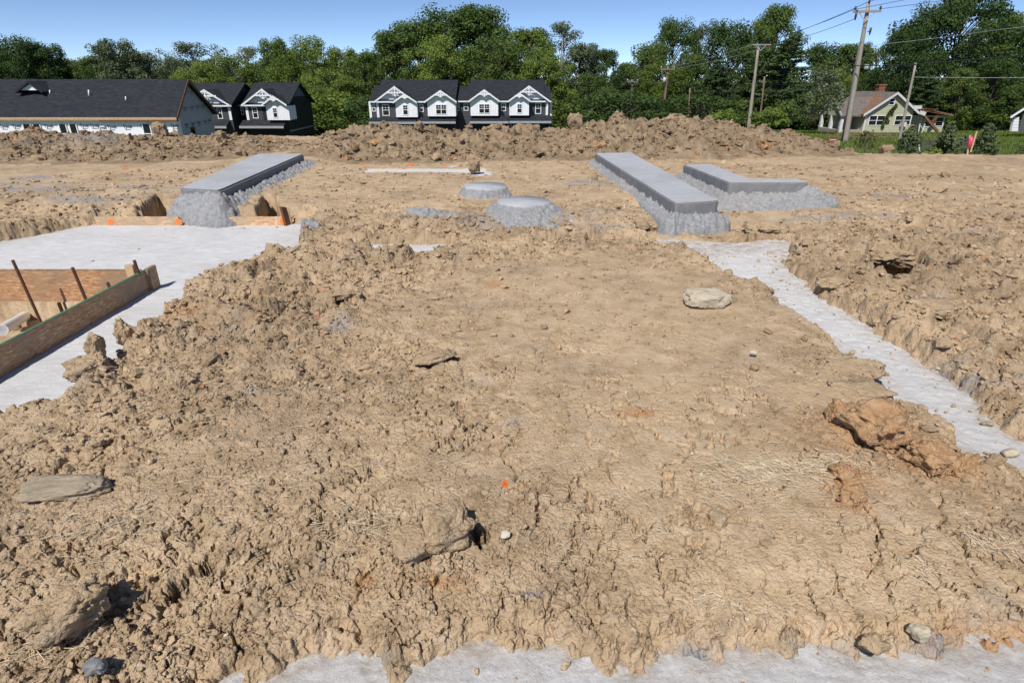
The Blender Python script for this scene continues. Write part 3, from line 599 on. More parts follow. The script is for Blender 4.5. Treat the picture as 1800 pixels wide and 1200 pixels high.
rock('pointed_clod', 222, 600, (.09,.08,.18), 'small pointed soil clod right of the mushroom shaped clod', 'soil clod', 'dirt', 31, .02, .3, zoff=.3, rough=.2)
rock('clay_block', 785, 935, (.20,.17,.13), 'big smooth sided clay block with a dark crack in the lower middle', 'soil clod', 'dirt', 33, .03, .5, zoff=.2, rough=.13, cuts=8, box=.6)
rock('clay_block', 725, 960, (.14,.17,.08), 'smooth tan clay wedge touching the left of the big cracked block', 'soil clod', 'dirt', 34, .02, .5, zoff=.2, rough=.1, cuts=12)
rock('straw_clod', 120, 1085, (.20,.18,.13), 'dark clod matted with straw in the lower left corner', 'soil clod', 'dirt', 37, .0, .7, zoff=.25, rough=.17)
rock('soil_clod', 835, 300, (.22,.20,.20), 'single dark round clod standing at the end of the thin far concrete strip', 'soil clod', 'dirt_dark', 41, .1, .2, zoff=.4, rough=.16)
rock('soil_clod', 1045, 316, (.09,.09,.10), 'small dark clod on the smooth soil between the round pads and the long block', 'soil clod', 'dirt_dark', 42, .05, .2, zoff=.4, rough=.18, sub=4)
rock('heap_boulder', 1011, 216, (.34,.3,.44), 'blocky upright clod standing highest on the heap right of the middle houses', 'soil clod', 'dirt_dark', 45, ondist=15.5, rough=.12)
rock('heap_boulder', 280, 230, (.34,.32,.36), 'large dark pointed clod on the heap in front of the long unfinished house', 'soil clod', 'dirt_dark', 46, ondist=15.4, rough=.17)
rock('heap_boulder', 738, 222, (.24,.24,.22), 'pale rounded clod on the heap crest below the middle houses', 'soil clod', 'dirt_dark', 47, ondist=15.5, rough=.15)
rock('heap_boulder', 1557, 264, (.26,.24,.22), 'brown clod at the right foot of the heap below the wooden pole', 'soil clod', 'dirt_dark', 48, ondist=14.6, rough=.17)
rock('heap_boulder', 390, 240, (.24,.24,.24), 'dark pitted clod on the heap in front of the far left gabled houses', 'soil clod', 'dirt_dark', 49, ondist=15.0, rough=.18)
rock('soil_clod', 1643, 338, (.28,.22,.12), 'dark edged clod on the smooth soil at the far right', 'soil clod', 'dirt', 53, .05, .2, zoff=.3, rough=.14)
rock('grey_stone', 573, 466, (.10,.09,.07), 'grey crusted stone right of the wide footing near the upper left', 'stone', 'slump', 55, .03, .2, zoff=.4, rough=.13, sub=4)
rock('grey_stone', 170, 1175, (.06,.05,.04), 'small grey stone close to the bottom left corner', 'stone', 'slump', 56, -.02, .2, zoff=.4, rough=.13, sub=4)
rock('grey_stone', 175, 1122-58, (.05,.045,.03), 'pale grey stone beside the straw matted clod', 'stone', 'pale_stone', 57, .0, .2, zoff=.4, rough=.13, sub=4)
rock('pebble', 1650, 647-20+22, (.045,.035,.025), 'tan pebble lying on the narrow concrete strip', 'pebble', 'stone', 58, -.12, .2, zoff=.3, rough=.06, sub=4)
rock('pebble', 1775, 798, (.075,.05,.035), 'largest tan pebble on the near end of the narrow concrete strip', 'pebble', 'stone', 59, -.12, .2, zoff=.3, rough=.06, sub=4)
rock('pebble', 1735, 745, (.07,.04,.02), 'flat tan pebble halfway along the near part of the narrow strip', 'pebble', 'stone_flat', 60, -.12, .2, zoff=.3, rough=.08, sub=4)
rock('pebble', 888, 941, (.035,.03,.025), 'small white pebble right of the big cracked clay block', 'pebble', 'pale_stone', 61, .0, .2, zoff=.3, rough=.06, sub=4)
rock('pebble', 1324, 622, (.04,.035,.03), 'small white stone with a dark side below the cream stone', 'pebble', 'pale_stone', 62, .01, .2, zoff=.3, rough=.06, sub=4)
rock('upright_stone', 1614, 1116, (.06,.05,.055), 'cream stone wedged at the edge of the bottom right concrete', 'stone', 'stone', 63, -.06, .2, zoff=.3, rough=.1, sub=4)
rock('pointed_clod', 1535, 1135, (.075,.06,.05), 'pointed soil clod overhanging the bottom right concrete', 'soil clod', 'dirt', 64, -.05, .2, zoff=.3, rough=.18, sub=4)

# straw
def straw(name, L, label):
    mb_v = []; mb_f = []; off = 0
    for px, py, rx, ry, n, ln in L:
        cx, cy = onz(px, py)
        xs = rng.normal(cx, rx, n); ys = rng.normal(cy, ry, n); k = ~in_trench(xs, ys); xs, ys = xs[k], ys[k]; zs = ground_h(xs, ys)
        pref = rng.uniform(0, math.pi)
        for x0, y0, z0 in zip(xs, ys, zs):
            a = rng.normal(pref, 1.0); l = ln*rng.uniform(.35, 1.25); dz = rng.normal(0, .12); cu = rng.normal(0, .05); wd = rng.uniform(.0005, .0013)
            d = np.array([math.cos(a), math.sin(a), dz]); nrm = np.array([-d[1], d[0], 0]); p = [np.array([x0, y0, z0+.006])+d*l*(t-.5)+nrm*cu*l*(t-.5)**2+np.array([0, 0, .005*math.sin(t*3.1)]) for t in (0, .5, 1)]
            for q in p:
                mb_v += [q+nrm*wd, q-nrm*wd, q+np.array([0, 0, wd*1.2])]
            for i in (0, 1):
                b = off+i*3; mb_f += [(b, b+1, b+4, b+3), (b+1, b+2, b+5, b+4), (b+2, b, b+3, b+5)]
            off += 9
    o = npmesh(name, np.array(mb_v), np.array(mb_f), M['straw']); tag(o, label, 'straw', kind='stuff')
straw('loose_straw', [(1340,825,.12,.06,420,.09),(1440,815,.09,.035,260,.08),(1290,870,.14,.06,80,.07),(180,925,.16,.08,160,.08),(250,940,.12,.05,80,.07),(90,1100,.07,.06,160,.07),(640,925,.08,.05,150,.09),(560,930,.06,.04,50,.06),(1010,950,.14,.07,90,.07),(1100,930,.12,.06,70,.06),(1250,1045,.05,.03,120,.05),
      (300,655,.25,.10,110,.10),(330,640,.15,.12,60,.1),(700,640,.3,.15,60,.10),(1750,960,.08,.04,70,.06),(1640,990,.06,.04,40,.05),(200,880,.15,.15,60,.07),(1100,850,.3,.2,120,.06),(560,820,.4,.3,140,.06),(1300,1000,.4,.2,120,.05),(800,760,.8,.5,160,.07),(420,1000,.5,.3,130,.05)], 'thin dry straw scattered over the soil')

# ------------------------------------------------------------------ concrete footings
def slab_grid(name, x0, x1, y0, y1, z, step, mat, label, hole=None, amp=.004, soilpoly=None, group='poured concrete footings'):
    xs = np.arange(x0, x1+step, step); ys = np.arange(y0, y1+step, step); Xg, Yg = np.meshgrid(xs, ys)
    Z = z+amp*(fbm(Xg, Yg, .5, 4, 101)*2+fbm(Xg, Yg, .06, 3, 103))
    nr, nc = Xg.shape; Cx, Cy = (Xg[:-1, :-1]+step/2), (Yg[:-1, :-1]+step/2); mk = np.ones(Cx.shape, bool)
    if hole: mk &= ~((Cx > hole[0]) & (Cx < hole[1]) & (Cy > hole[2]) & (Cy < hole[3]))
    top = np.stack([Xg.ravel(), Yg.ravel(), Z.ravel()], 1)
    b = MB()
    so_ = np.zeros(len(top))
    if soilpoly is not None: so_ = np.exp(-np.abs(np.minimum(psd(top[:, 0], top[:, 1], soilpoly), 0))*11)
    # closed body: top sheet plus underside and rim
    V = np.concatenate([top, top-np.array([0, 0, .22])]); Ft = gridfaces(nr, nc, mk); n = nr*nc
    Fb = Ft[:, ::-1]+n
    E = {}
    e = np.concatenate([Ft[:, [0, 1]], Ft[:, [1, 2]], Ft[:, [2, 3]], Ft[:, [3, 0]]]); key = np.sort(e, 1); _, idx, cnt = np.unique(key[:, 0]*n+key[:, 1], return_index=True, return_counts=True); be = e[idx[cnt == 1]]
    Fr = np.stack([be[:, 1], be[:, 0], be[:, 0]+n, be[:, 1]+n], 1)
    o = npmesh(name, V, np.concatenate([Ft, Fb, Fr]), M[mat], None, True, dict(soil=np.concatenate([so_, so_])))
    return tag(o, label, 'concrete footing', group)
slab_grid('concrete_footing', -9.6, -2.02, 2.1, 8.02, -.2, .03, 'conc', 'wide pale concrete footing around the board form on the left', hole=(-9.7, -3.42, 2.0, 5.25), soilpoly=TR[0][0], amp=.006)
slab_grid('concrete_footing', -2.01, 1.70, 6.0, 7.0, -.163, .03, 'conc', 'mostly buried concrete footing strip crossing behind the churned soil', soilpoly=TR[1][0])
slab_grid('concrete_footing', 1.71, 3.3, 1.7, 7.0, -.13, .012, 'conc_rough', 'narrow rough concrete footing strip running back on the right', soilpoly=TR[2][0], amp=.010)
slab_grid('concrete_footing', -1.6, 2.6, .4, 1.5, -.12, .008, 'conc_rough', 'rough pale concrete along the bottom edge of the view', soilpoly=TR[3][0], amp=.008)
slab_grid('concrete_footing', -3.1, -.35, 10.9, 12.2, .035, .05, 'conc_rough', 'thin far concrete strip at the foot of the heap')

# ------------------------------------------------------------------ raised concrete blocks
def hskirt(name, poly, hfun, mat, parent, step=.013, marg=.5, seed=120, floor=None, lim=.28):
    P = np.array(poly); x0, y0 = P.min(0)-marg; x1, y1 = P.max(0)+marg
    Xg, Yg = np.meshgrid(np.arange(x0, x1, step), np.arange(y0, y1, step)); d = psd(Xg.ravel(), Yg.ravel(), poly).reshape(Xg.shape)
    Z = hfun(Xg, Yg, d)-4*np.maximum(0, d-lim); g = ground_h(Xg.ravel(), Yg.ravel(), False).reshape(Xg.shape)-.05 if floor is None else np.full(Xg.shape, floor)
    Zc = np.maximum(Z, g); mk = ((Z > g)[:-1, :-1] | (Z > g)[1:, 1:])
    V = np.stack([Xg.ravel(), Yg.ravel(), Zc.ravel()], 1); Fq = gridfaces(*Xg.shape, mk)
    if len(Fq): used, inv = np.unique(Fq, return_inverse=True); V = V[used]; Fq = inv.reshape(Fq.shape)
    return npmesh(name, V, Fq, M[mat], parent, True)
def rounded(poly, r, n=5):
    out = []; m = len(poly)
    for i in range(m):
        p0, p1, p2 = Vector(poly[i-1]), Vector(poly[i]), Vector(poly[(i+1) % m]); a = (p0-p1).normalized(); b = (p2-p1).normalized(); rr = min(r, (p0-p1).length*.4, (p2-p1).length*.4)
        for k in range(n+1):
            t = k/n; q = (p1+a*rr)*(1-t)**2+p1*2*t*(1-t)+(p1+b*rr)*t*t; out.append((q.x, q.y))
    return out
def slab_block(name, poly, z0, z1, parent, rad=.05, bevel=.015, mat='fresh', smat='fresh_side'):
    pp = rounded(poly, rad); q_ = []
    for i in range(len(pp)):
        a_, b_ = pp[i], pp[(i+1) % len(pp)]; L_ = math.hypot(b_[0]-a_[0], b_[1]-a_[1]); k_ = max(1, int(L_/.08)); q_ += [(a_[0]+(b_[0]-a_[0])*j/k_, a_[1]+(b_[1]-a_[1])*j/k_) for j in range(k_)]
    pp = [(x+.008*mnoise.noise(Vector((x*5, y*5, 1)))+.004*mnoise.noise(Vector((x*17, y*17, 1))), y+.008*mnoise.noise(Vector((x*5, y*5, 7)))+.004*mnoise.noise(Vector((x*17, y*17, 7)))) for x, y in q_]
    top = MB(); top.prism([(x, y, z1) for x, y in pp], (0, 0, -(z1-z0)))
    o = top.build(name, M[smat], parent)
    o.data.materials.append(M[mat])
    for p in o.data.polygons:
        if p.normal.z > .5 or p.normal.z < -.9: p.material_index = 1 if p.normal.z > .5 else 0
    bm = bmesh.new(); bm.from_mesh(o.data); te = [e for e in bm.edges if all(v.co.z > z1-.001 for v in e.verts)]
    bmesh.ops.bevel(bm, geom=te, offset=bevel, segments=3, affect='EDGES'); bm.to_mesh(o.data); bm.free(); return o
Q = lambda L, z: [onz(a, b, z) for a, b in L]
def rough_n(x, y, a=1.0, sd_=130): return a*(clods(x, y, .12, sd_, .7, .2)*.12*.5+clods(x, y, .055, sd_+1, .85, .1)*.055*1.3+clods(x, y, .03, sd_+4, .8, .1)*.03*1.2+.02*fbm(x, y, .25, 3, sd_+2)-.01)
g1 = 'raised fresh concrete blocks'
t = empty('concrete_block', (*onz(400,330,.1), .05), 'long raised grey concrete block at the upper left with a black shaded side', 'concrete block', g1)
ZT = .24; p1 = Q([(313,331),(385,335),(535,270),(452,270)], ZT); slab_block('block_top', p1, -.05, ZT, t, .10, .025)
nearY = (p1[0][1]+p1[1][1])/2
def f1(x, y, d):
    rx = np.interp(y, [p1[1][1], p1[2][1]], [p1[1][0], p1[2][0]]); near = 1-sst(nearY-.02, nearY+.25, y); right = sst(-.02, .05, x-rx)*(1-near)
    top = .02+.20*near+.11*right
    return np.where(d < .005, np.minimum(top, ZT-.03), top-d/(.09+.14*near+.22*right)*(.22+.14*near-.10*right))+rough_n(x, y, 1.0)*(d > -.03)-.02
hskirt('slumped_base', p1, f1, 'slump', t, floor=-.22)
t = empty('concrete_block', (*onz(1190,330,.1), .05), 'longest raised grey concrete block right of the round pads', 'concrete block', g1)
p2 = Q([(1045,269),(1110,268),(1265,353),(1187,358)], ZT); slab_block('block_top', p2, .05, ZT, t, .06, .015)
def f2(x, y, d):
    near = 1-sst(p2[3][1]-.1, p2[3][1]+.12, y); lx = np.interp(y, [p2[3][1], p2[0][1]], [p2[3][0], p2[0][0]]); left = 1-sst(-.03, .02, x-lx)
    top = .105+.03*near
    return np.where(d < .005, top, top-d/(.14+.14*left-.02*near)*(.09+.10*near))+rough_n(x, y, .8, 140)*(d > -.02)-.015
hskirt('slumped_base', p2, f2, 'slump', t, lim=.15)
t = empty('concrete_block', (*onz(1300,330,.1), .05), 'L shaped raised grey concrete block at the right', 'concrete block', g1)
p3 = Q([(1200,289),(1248,288),(1318,314),(1402,314),(1424,321),(1282,321)], .30)
p3[4] = (p3[4][0], p3[5][1]); slab_block('block_top', p3, .05, .30, t, .07, .015)
def f3(x, y, d):
    r = sst(p3[4][0]-.25, p3[4][0]+.05, x); top = .165+.10*r; return np.where(d < .005, top, top-d/(.34+.14*r)*(.14+.09*r))+rough_n(x, y, .8, 150)*(d > -.02)-.015
hskirt('slumped_base', p3, f3, 'slump', t, lim=.40)
def pad(cx, cy, rt, rb, top, label, sd_, front=0):
    poly = [(cx+rt*(1+.10*mnoise.noise(Vector((math.cos(a)*1.3, math.sin(a)*1.3, sd_*.37))))*math.cos(a), cy+rt*(.95+.10*mnoise.noise(Vector((math.cos(a)*1.3, math.sin(a)*1.3, sd_*.37+5))))*math.sin(a)) for a in np.linspace(0, 2*math.pi, 42)[:-1]]
    t = empty('round_pad', (cx, cy, .05), label, 'concrete pad', 'round concrete pads')
    def f(x, y, d):
        rr = (rb-rt)*(1+.25*fbm(x, y, .4, 2, sd_))*(1+front*np.clip((cy-y)/rt, 0, 1)*.5)
        return np.where(d < 0, top-.012+d*.0, top-.012-np.clip(d/rr, 0, 2)**.9*(top+.02))+rough_n(x, y, .8, sd_)*sst(-.02, .06, d)
    hskirt('slumped_base', poly, f, 'slump', t, marg=.8, step=.012, lim=.5)
    m = MB(); n = len(poly); m.v = [(x, y, top+.003) for x, y in poly]+[(cx+(x-cx)*1.03, cy+(y-cy)*1.03, top-.03) for x, y in poly]+[(cx, cy, top+.012)]
    for i in range(n): m.f += [(i, n+i, n+(i+1) % n, (i+1) % n), (i, (i+1) % n, 2*n)]
    m.build('smooth_top', M['fresh'], t, True)
c1_ = onz(853,326,.17); c2_ = onz(920,353,.145)
pad(*c1_, .32, .46, .17, 'rear left round concrete pad with rough sloping sides', 160)
pad(*c2_, .35, .54, .145, 'front right round concrete pad with the wider slumped base', 170, .75)
# spilled gravelly concrete
def spill(px, py, rx, ry, h, label, sd_):
    cx, cy = onz(px, py, .05); poly = [(cx+rx*math.cos(a)*(1+.2*math.sin(3*a+sd_)), cy+ry*math.sin(a)) for a in np.linspace(0, 2*math.pi, 24)[:-1]]
    def f(x, y, d): return ground_h(x.ravel(), y.ravel(), False).reshape(x.shape)+h*sst(0, -.5*min(rx, ry)*1.4, d)*0+h*(1-sst(-.15, .08, d))-.03*sst(0, .1, d)*4+rough_n(x, y, .9, sd_)*(1-sst(0, .08, d))
    o = hskirt('concrete_spill', poly, f, 'slump', None, marg=.2, step=.014); tag(o, label, 'concrete spill')
spill(760, 371, .34, .13, .03, 'low dark heap of spilled concrete crumbs left of the round pads', 180)
spill(540, 386, .11, .12, .02, 'small grey concrete spill right of the end board', 184)

# ------------------------------------------------------------------ board forms on the wide footing
t = empty('wooden_form', (-3.4, 5.2, -.2), 'long board form with green top edge standing on the wide footing', 'board form')
XF, YB = -3.375, 5.22
b = MB().box((XF-.022, 2.0, -.215), (XF, YB+.06, -.005)); b.build('side_board', M['osb_dull'], t)
MB().box((XF-.0225, 2.0, -.0049), (XF+.0005, YB+.06, -.001)).build('green_edge', M['green'], t)
b = MB().box((-5.2, YB, -.62), (XF-.024, YB+.022, .0)); b.build('rear_board', M['osb'], t, bevel=.002)
b = MB().box((-9.4, YB+.0005, -.62), (-5.203, YB+.0225, .003)); b.build('rear_board', M['osb'], t)
MB().box((-9.4, YB+.0, .0045), (XF-.03, YB+.022, .008)).build('board_edge', M['osb_dull'], t)
MB().box((XF-.135, YB-.05, -.6), (XF-.06, YB-.004, .065)).build('corner_post', M['lumber'], t, bevel=.003)
MB().box((XF+.002, YB+.02, -.215), (XF+.035, YB+.14, .015)).build('end_cleat', M['osb_dull'], t)
def rebar(px0, py0, px1, py1, Yp, label, base=None):
    """leaning steel bar; top pixel and foot pixel on plane Y"""
    a = at(px0, py0, Yp); c = at(px1, py1, Yp+.02); d = (c-a)*.15
    pts = [a+(c-a)*k/14 for k in range(15)]+[c+d]; m = MB(); m.tube(pts, .011, 8)
    for i in range(40):
        q = a+(c-a)*(i+.5)/40; u = (c-a).normalized()*.004; m.tube([q-u, q+u], .0135, 8)
    o = m.build('rebar_stake', M['rust'], None, True); tag(o, label, 'rebar', 'rusty rebar stakes in the board form')
rebar(22,457,75,573,4.95,'long rusty rebar stake leaning at the far left of the pit')
rebar(127,470,155,536,5.0,'long rusty rebar stake standing in the middle of the pit')
rebar(103,532,115,562,4.6,'short rusty rebar stub lowest behind the side board')
rebar(189,497,197,515,5.0,'shortest rusty rebar stub nearest the form corner')
rebar(236,458,245,484,5.14,'rusty rebar stake tied against the corner post of the form')
t = empty('drain_pipe', (*onz(5,575,-.5), -.5), 'white plastic pipe end lying on soil in the pit at the left edge', 'pipe')
a = at(3,580,4.3); c = at(26,566,4.75); d = (a-c).normalized(); m = MB(); m.tube([c-d*.5, c, a], .042, 24, False); m.tube([a, c, c-d*.5], .037, 24, False)
ring = MB(); 
o = m.build('pipe_wall', M['pvc'], t, True)
k = len(m.v); m2 = MB()
for j in range(24):
    m2.poly([m.v[48+j], m.v[48+(j+1) % 24], m.v[72+(j+1) % 24], m.v[72+j]])
m2.build('pipe_rim', M['pvc'], t)
rock('round_stone', 26, 566, (.11,.1,.1), 'round brown stone resting against the white pipe end', 'stone', 'dirt', 71, -.40, .2, zoff=.2, sub=4, rough=.06)
rock('round_stone', 31, 576, (.07,.07,.06), 'smaller brown stone below the white pipe end', 'stone', 'dirt', 72, -.42, .2, zoff=.2, sub=4, rough=.06)
# end boards at the far side of the footing
def endboard(xa, xb, label, marks, split=None):
    p, q = onz(xa, 398, -.2), onz(xb, 397, -.2); t = empty('form_board', (p[0], 7.9, -.2), label, 'form board', 'pale boards along the back of the wide footing')
    MB().box((p[0], 7.93, -.25), (q[0], 7.97, -.085)).build('board', M['osb_pale'], t, bevel=.003)
    for mx_ in marks:
        x = onz(mx_, 393, -.14)[0]; r_ = random.Random(int(mx_)); m = MB()
        pts = [(x+.045*(.7+.5*r_.random())*math.cos(a), 7.9275, -.15+.045*(.7+.5*r_.random())*math.sin(a)) for a in np.linspace(0, 2*math.pi, 15)[:-1]]
        m.prism(pts, (0, .004, 0)); m.build('paint_mark', M['orange'], t)
    return t
endboard(165, 315, 'left pale board with two orange paint marks behind the wide footing', (182, 305))
t = endboard(360, 500, 'right pale board with two orange paint marks behind the wide footing', (387, 490))
p = onz(502, 396, -.2); m = MB(); m.prism([(p[0], 7.90, -.22), (p[0]+.03, 8.0, -.22), (p[0]+.0, 8.0, .03), (p[0]-.03, 7.90, .06)], (.03, 0, 0)); m.build('end_stake', M['brownwood'], t)

# survey stakes with pink ribbon on the right edge of the plot
t = empty('survey_stake', at(1701,276,13.9), 'wooden survey stake wrapped in pink ribbon at the right edge of the plot', 'survey stake')
MB().bar(at(1699,281,13.9), at(1705,238,13.9), .035, .012, (0,1,0)).build('lath', M['lumber'], t)
MB().bar(at(1706,268,13.93), at(1717,231,13.93), .03, .012, (0,1,0)).build('lath', M['lumber'], t)
m = MB(); pc = [at(1707,241,13.86), at(1706,247,13.85), at(1705,253,13.85), at(1706,259,13.86)]; m.tube(pc, [.035,.045,.04,.02], 8); m.build('ribbon', M['pink'], t, True)

# ------------------------------------------------------------------ houses
class Facade:
    """reads positions off the photograph and sets them on the plane of a real wall"""
    def __init__(s, ox, oy, sc_, Y): s.ox, s.oy, s.s, s.Y = ox, oy, sc_, Y
    def p(s, u, v, dy=0): return at(s.ox+u/s.s, s.oy+v/s.s, s.Y+dy)
    def X(s, u, v=300, dy=0): return s.p(u, v, dy).x
    def Z(s, v, dy=0): return s.p(0, v, dy).z
def window(fc, root, u0, v0, u1, v1, dy=0, panes=1, frame='trim', bars=True):
    a, c = fc.p(u0, v0, dy), fc.p(u1, v1, dy); Yw = fc.Y+dy; x0, x1, z0, z1 = a.x, c.x, c.z, a.z; tw = .09
    m = MB(); m.box((x0-tw, Yw-.05, z0-tw), (x0, Yw, z1+tw)); m.box((x1, Yw-.05, z0-tw), (x1+tw, Yw, z1+tw)); m.box((x0, Yw-.05, z1), (x1, Yw, z1+tw)); m.box((x0, Yw-.05, z0-tw), (x1, Yw, z0))
    f = m.build('window', M[frame], root)
    MB().box((x0, Yw-.02, z0), (x1, Yw-.005, z1)).build('pane', M['glass'], f)
    m = MB(); zm = (z0+z1)/2; m.box((x0, Yw-.045, zm-.03), (x1, Yw-.021, zm+.03))
    for k in range(panes):
        w0 = x0+(x1-x0)*k/panes; w1 = x0+(x1-x0)*(k+1)/panes
        if k: m.box((w0-.05, Yw-.047, z0), (w0+.05, Yw-.0211, z1))
        if not bars: continue
        xm = (w0+w1)/2; m.box((xm-.014, Yw-.035, zm+.03), (xm+.014, Yw-.0212, z1)); zq = (zm+z1)/2; m.box((w0, Yw-.034, zq-.014), (xm-.0141, Yw-.0213, zq+.014)); m.box((xm+.0141, Yw-.034, zq-.014), (w1, Yw-.0213, zq+.014))
    m.build('glazing_bar', M['trim'], f)
def wallbox(fc, root, u0, v0, u1, v1, mat, dy0=0, depth=1.0, name='wall'):
    a, c = fc.p(u0, v0, dy0), fc.p(u1, v1, dy0); return MB().box((a.x, fc.Y+dy0, c.z), (c.x, fc.Y+dy0+depth, a.z)).build(name, M[mat], root)
def gable(fc, root, apex, lf, rf, w0, w1, vbot, dy, back, white_to=None, ow=.45):
    """cross gable: roof running back, white wall, rake boards, truss bracket"""
    A, Lf, Rf = fc.p(*apex, dy-ow), fc.p(*lf, dy-ow), fc.p(*rf, dy-ow); Y0 = fc.Y+dy
    zf = (Lf.z+Rf.z)/2; Lf.z = Rf.z = zf; dz = .13
    m = MB()
    for P in (Lf, Rf):
        a, b = Vector(P), Vector(A); m.prism([a, b, b-Vector((0,0,dz)), a-Vector((0,0,dz))], (0, back+ow, 0))
    m.build('gable_roof', M['shingle'], root)
    m = MB(); sl = .20
    for P in (Lf, Rf):
        a, b = Vector(P), Vector(A); a.y = b.y = Y0-ow-.045; m.prism([a+Vector((0,0,.02)), b+Vector((0,0,.02)), b-Vector((0,0,sl)), a-Vector((0,0,sl))], (0, .042, 0))
    m.build('rake_board', M['trim'], root)
    wl, wr = fc.X(w0, 300, dy), fc.X(w1, 300, dy); zb = fc.Z(vbot, dy); mid = A.x; zt = A.z-dz-.03
    def zat(x): return zt-(zt-(zf-dz-.03))*(abs(x-mid)/(abs((Lf.x if x < mid else Rf.x)-mid)))
    m = MB(); m.prism([(wl, Y0, zb), (wr, Y0, zb), (wr, Y0, zat(wr)), (mid, Y0, zt), (wl, Y0, zat(wl))], (0, back, 0)); m.build('gable_wall', M['whside'], root)
    # bracket: tie beam, king post, two struts under the overhang
    H = A.z-zf; zt2 = A.z-H*.42; half = (Rf.x-Lf.x)/2*.42; yb = Y0-ow-.02; m = MB(); k = .085
    m.box((mid-half, yb-.02, zt2-k), (mid+half, yb+.05, zt2+k)); m.box((mid-k*.8, yb-.021, zt2-H*.20), (mid+k*.8, yb+.051, A.z-.1))
    for s_ in (-1, 1):
        m.bar((mid+s_*half*.5, yb+.01, zt2), (mid+s_*.02, yb+.01, A.z-H*.10-.12), .07, .08, (0,1,0)); m.bar((mid+s_*half*.42, yb+.012, zt2-H*.02), (mid, yb+.012, zt2-H*.22), .07, .08, (0,1,0))
        m.prism([(mid+s_*.08, Y0-.06, zt2-k-.02), (mid+s_*half*.62, Y0-.06, zt2-H*.27), (mid+s_*.08, Y0-.06, zt2-H*.27)], (0, .05, 0))
    m.build('truss_bracket', M['trim'], root)
def mainroof(fc, root, u0, u1, veave, vridge, ridge_dy=5.5, uR0=None, uR1=None, eave_dy=-.35, name='roof', mat='shingle'):
    """gabled roof with its ridge along x"""
    eL, eR = fc.p(u0, veave, eave_dy), fc.p(u1, veave, eave_dy); rz = fc.Z(vridge, ridge_dy); x0, x1 = eL.x, eR.x; ye, yr = fc.Y+eave_dy, fc.Y+ridge_dy; yb = 2*yr-ye
    m = MB(); dz = .16; pts = [(ye, eL.z), (yr, rz), (yb, eL.z), (yb, eL.z-dz), (yr, rz-dz), (ye, eL.z-dz)]
    m.prism([(x0, y, z) for y, z in pts], (x1-x0, 0, 0)); m.build(name, M[mat], root)
    m = MB().box((x0, ye-.1, eL.z-.2), (x1, ye-.004, eL.z-.03)); m.build('gutter', M['trim'], root)
    return x0, x1, eL.z, rz, yr, yb
def skirt(fc, root, u0, u1, v0, v1, out=1.3):
    a, c = fc.p(u0, v0, -.01), fc.p(u1, v0, -.01); zt = a.z; fb = fc.p(u0, v1, -out); m = MB()
    m.prism([(a.x, fc.Y-.01, zt), (a.x, fc.Y-out, fb.z), (a.x, fc.Y-out, fb.z-.1), (a.x, fc.Y-.01, zt-.1)], (c.x-a.x, 0, 0)); m.build('porch_roof', M['shingle'], root)
    MB().box((a.x, fc.Y-out-.1, fb.z-.26), (c.x, fc.Y-out-.004, fb.z+.01)).build('porch_gutter', M['fascia'], root)
    return a.x, c.x, fb.z
# --- middle building
fc = Facade(640, 120, 5.294, 85.0); zg = float(land_z(np.array(0.), np.array(85.)))
t = empty('row_house', (fc.X(900), 85, zg), 'charcoal and white gabled two storey houses in the middle behind the heap', 'house')
def body(fc, root, u0, u1, veave, zg, depth, dy=0, mat='dkside', name='wall', ridge=None):
    a = fc.p(u0, veave, dy); b = fc.p(u1, veave, dy); pts = [(fc.Y+dy, zg), (fc.Y+dy+depth, zg), (fc.Y+dy+depth, a.z-.1)]
    if ridge: pts.append((fc.Y+dy+depth/2, ridge))
    pts.append((fc.Y+dy, a.z-.1)); m = MB().prism([(a.x, y, z) for y, z in pts], (b.x-a.x, 0, 0)); return m.build(name, M[mat], root)
body(fc, t, 120, 850, 318, zg, 11, .02, ridge=fc.Z(112, 5.5)-.25); body(fc, t, 60, 119, 318, zg, 8, .5); body(fc, t, 851, 984, 312, zg, 9, 1.6); body(fc, t, 985, 1700, 312, zg, 11, .02, ridge=fc.Z(112, 5.5)-.25); body(fc, t, 1701, 1738, 312, zg, 8, .8)
mainroof(fc, t, 95, 850, 306, 108); mainroof(fc, t, 45, 94, 306, 160, 4.5, eave_dy=.1); mainroof(fc, t, 851, 966, 302, 165, 5.5, eave_dy=1.2); mainroof(fc, t, 967, 1690, 302, 108); mainroof(fc, t, 1691, 1742, 302, 165, 4.5, eave_dy=.2)
gable(fc, t, (280,168), (90,312), (470,312), 125, 440, 326, -.0, 3.6); gable(fc, t, (375,238), (268,314), (490,314), 288, 490, 456, -.9, 3.0)
gable(fc, t, (708,205), (560,312), (860,308), 586, 850, 448, -.9, 3.8); gable(fc, t, (1118,198), (972,305), (1262,303), 988, 1247, 443, -.9, 3.8)
gable(fc, t, (1535,163), (1345,303), (1728,302), 1380, 1700, 314, -.0, 3.6); gable(fc, t, (1445,228), (1343,302), (1550,303), 1352, 1535, 440, -.9, 3.0)
for u0, v0, u1, v1, dy, pn_ in ((172,345,233,437,0,1),(363,347,407,430,-.9,1),(519,340,549,402,0,1),(670,343,765,425,-.9,2),(932,330,965,390,1.58,1),(1073,338,1165,416,-.9,2),(1281,332,1314,394,0,1),(1428,338,1465,413,-.9,1),(1599,328,1641,420,0,1),(78,340,102,398,.48,1),(856,330,882,392,1.58,1)):
    window(fc, t, u0, v0, u1, v1, dy, pn_)
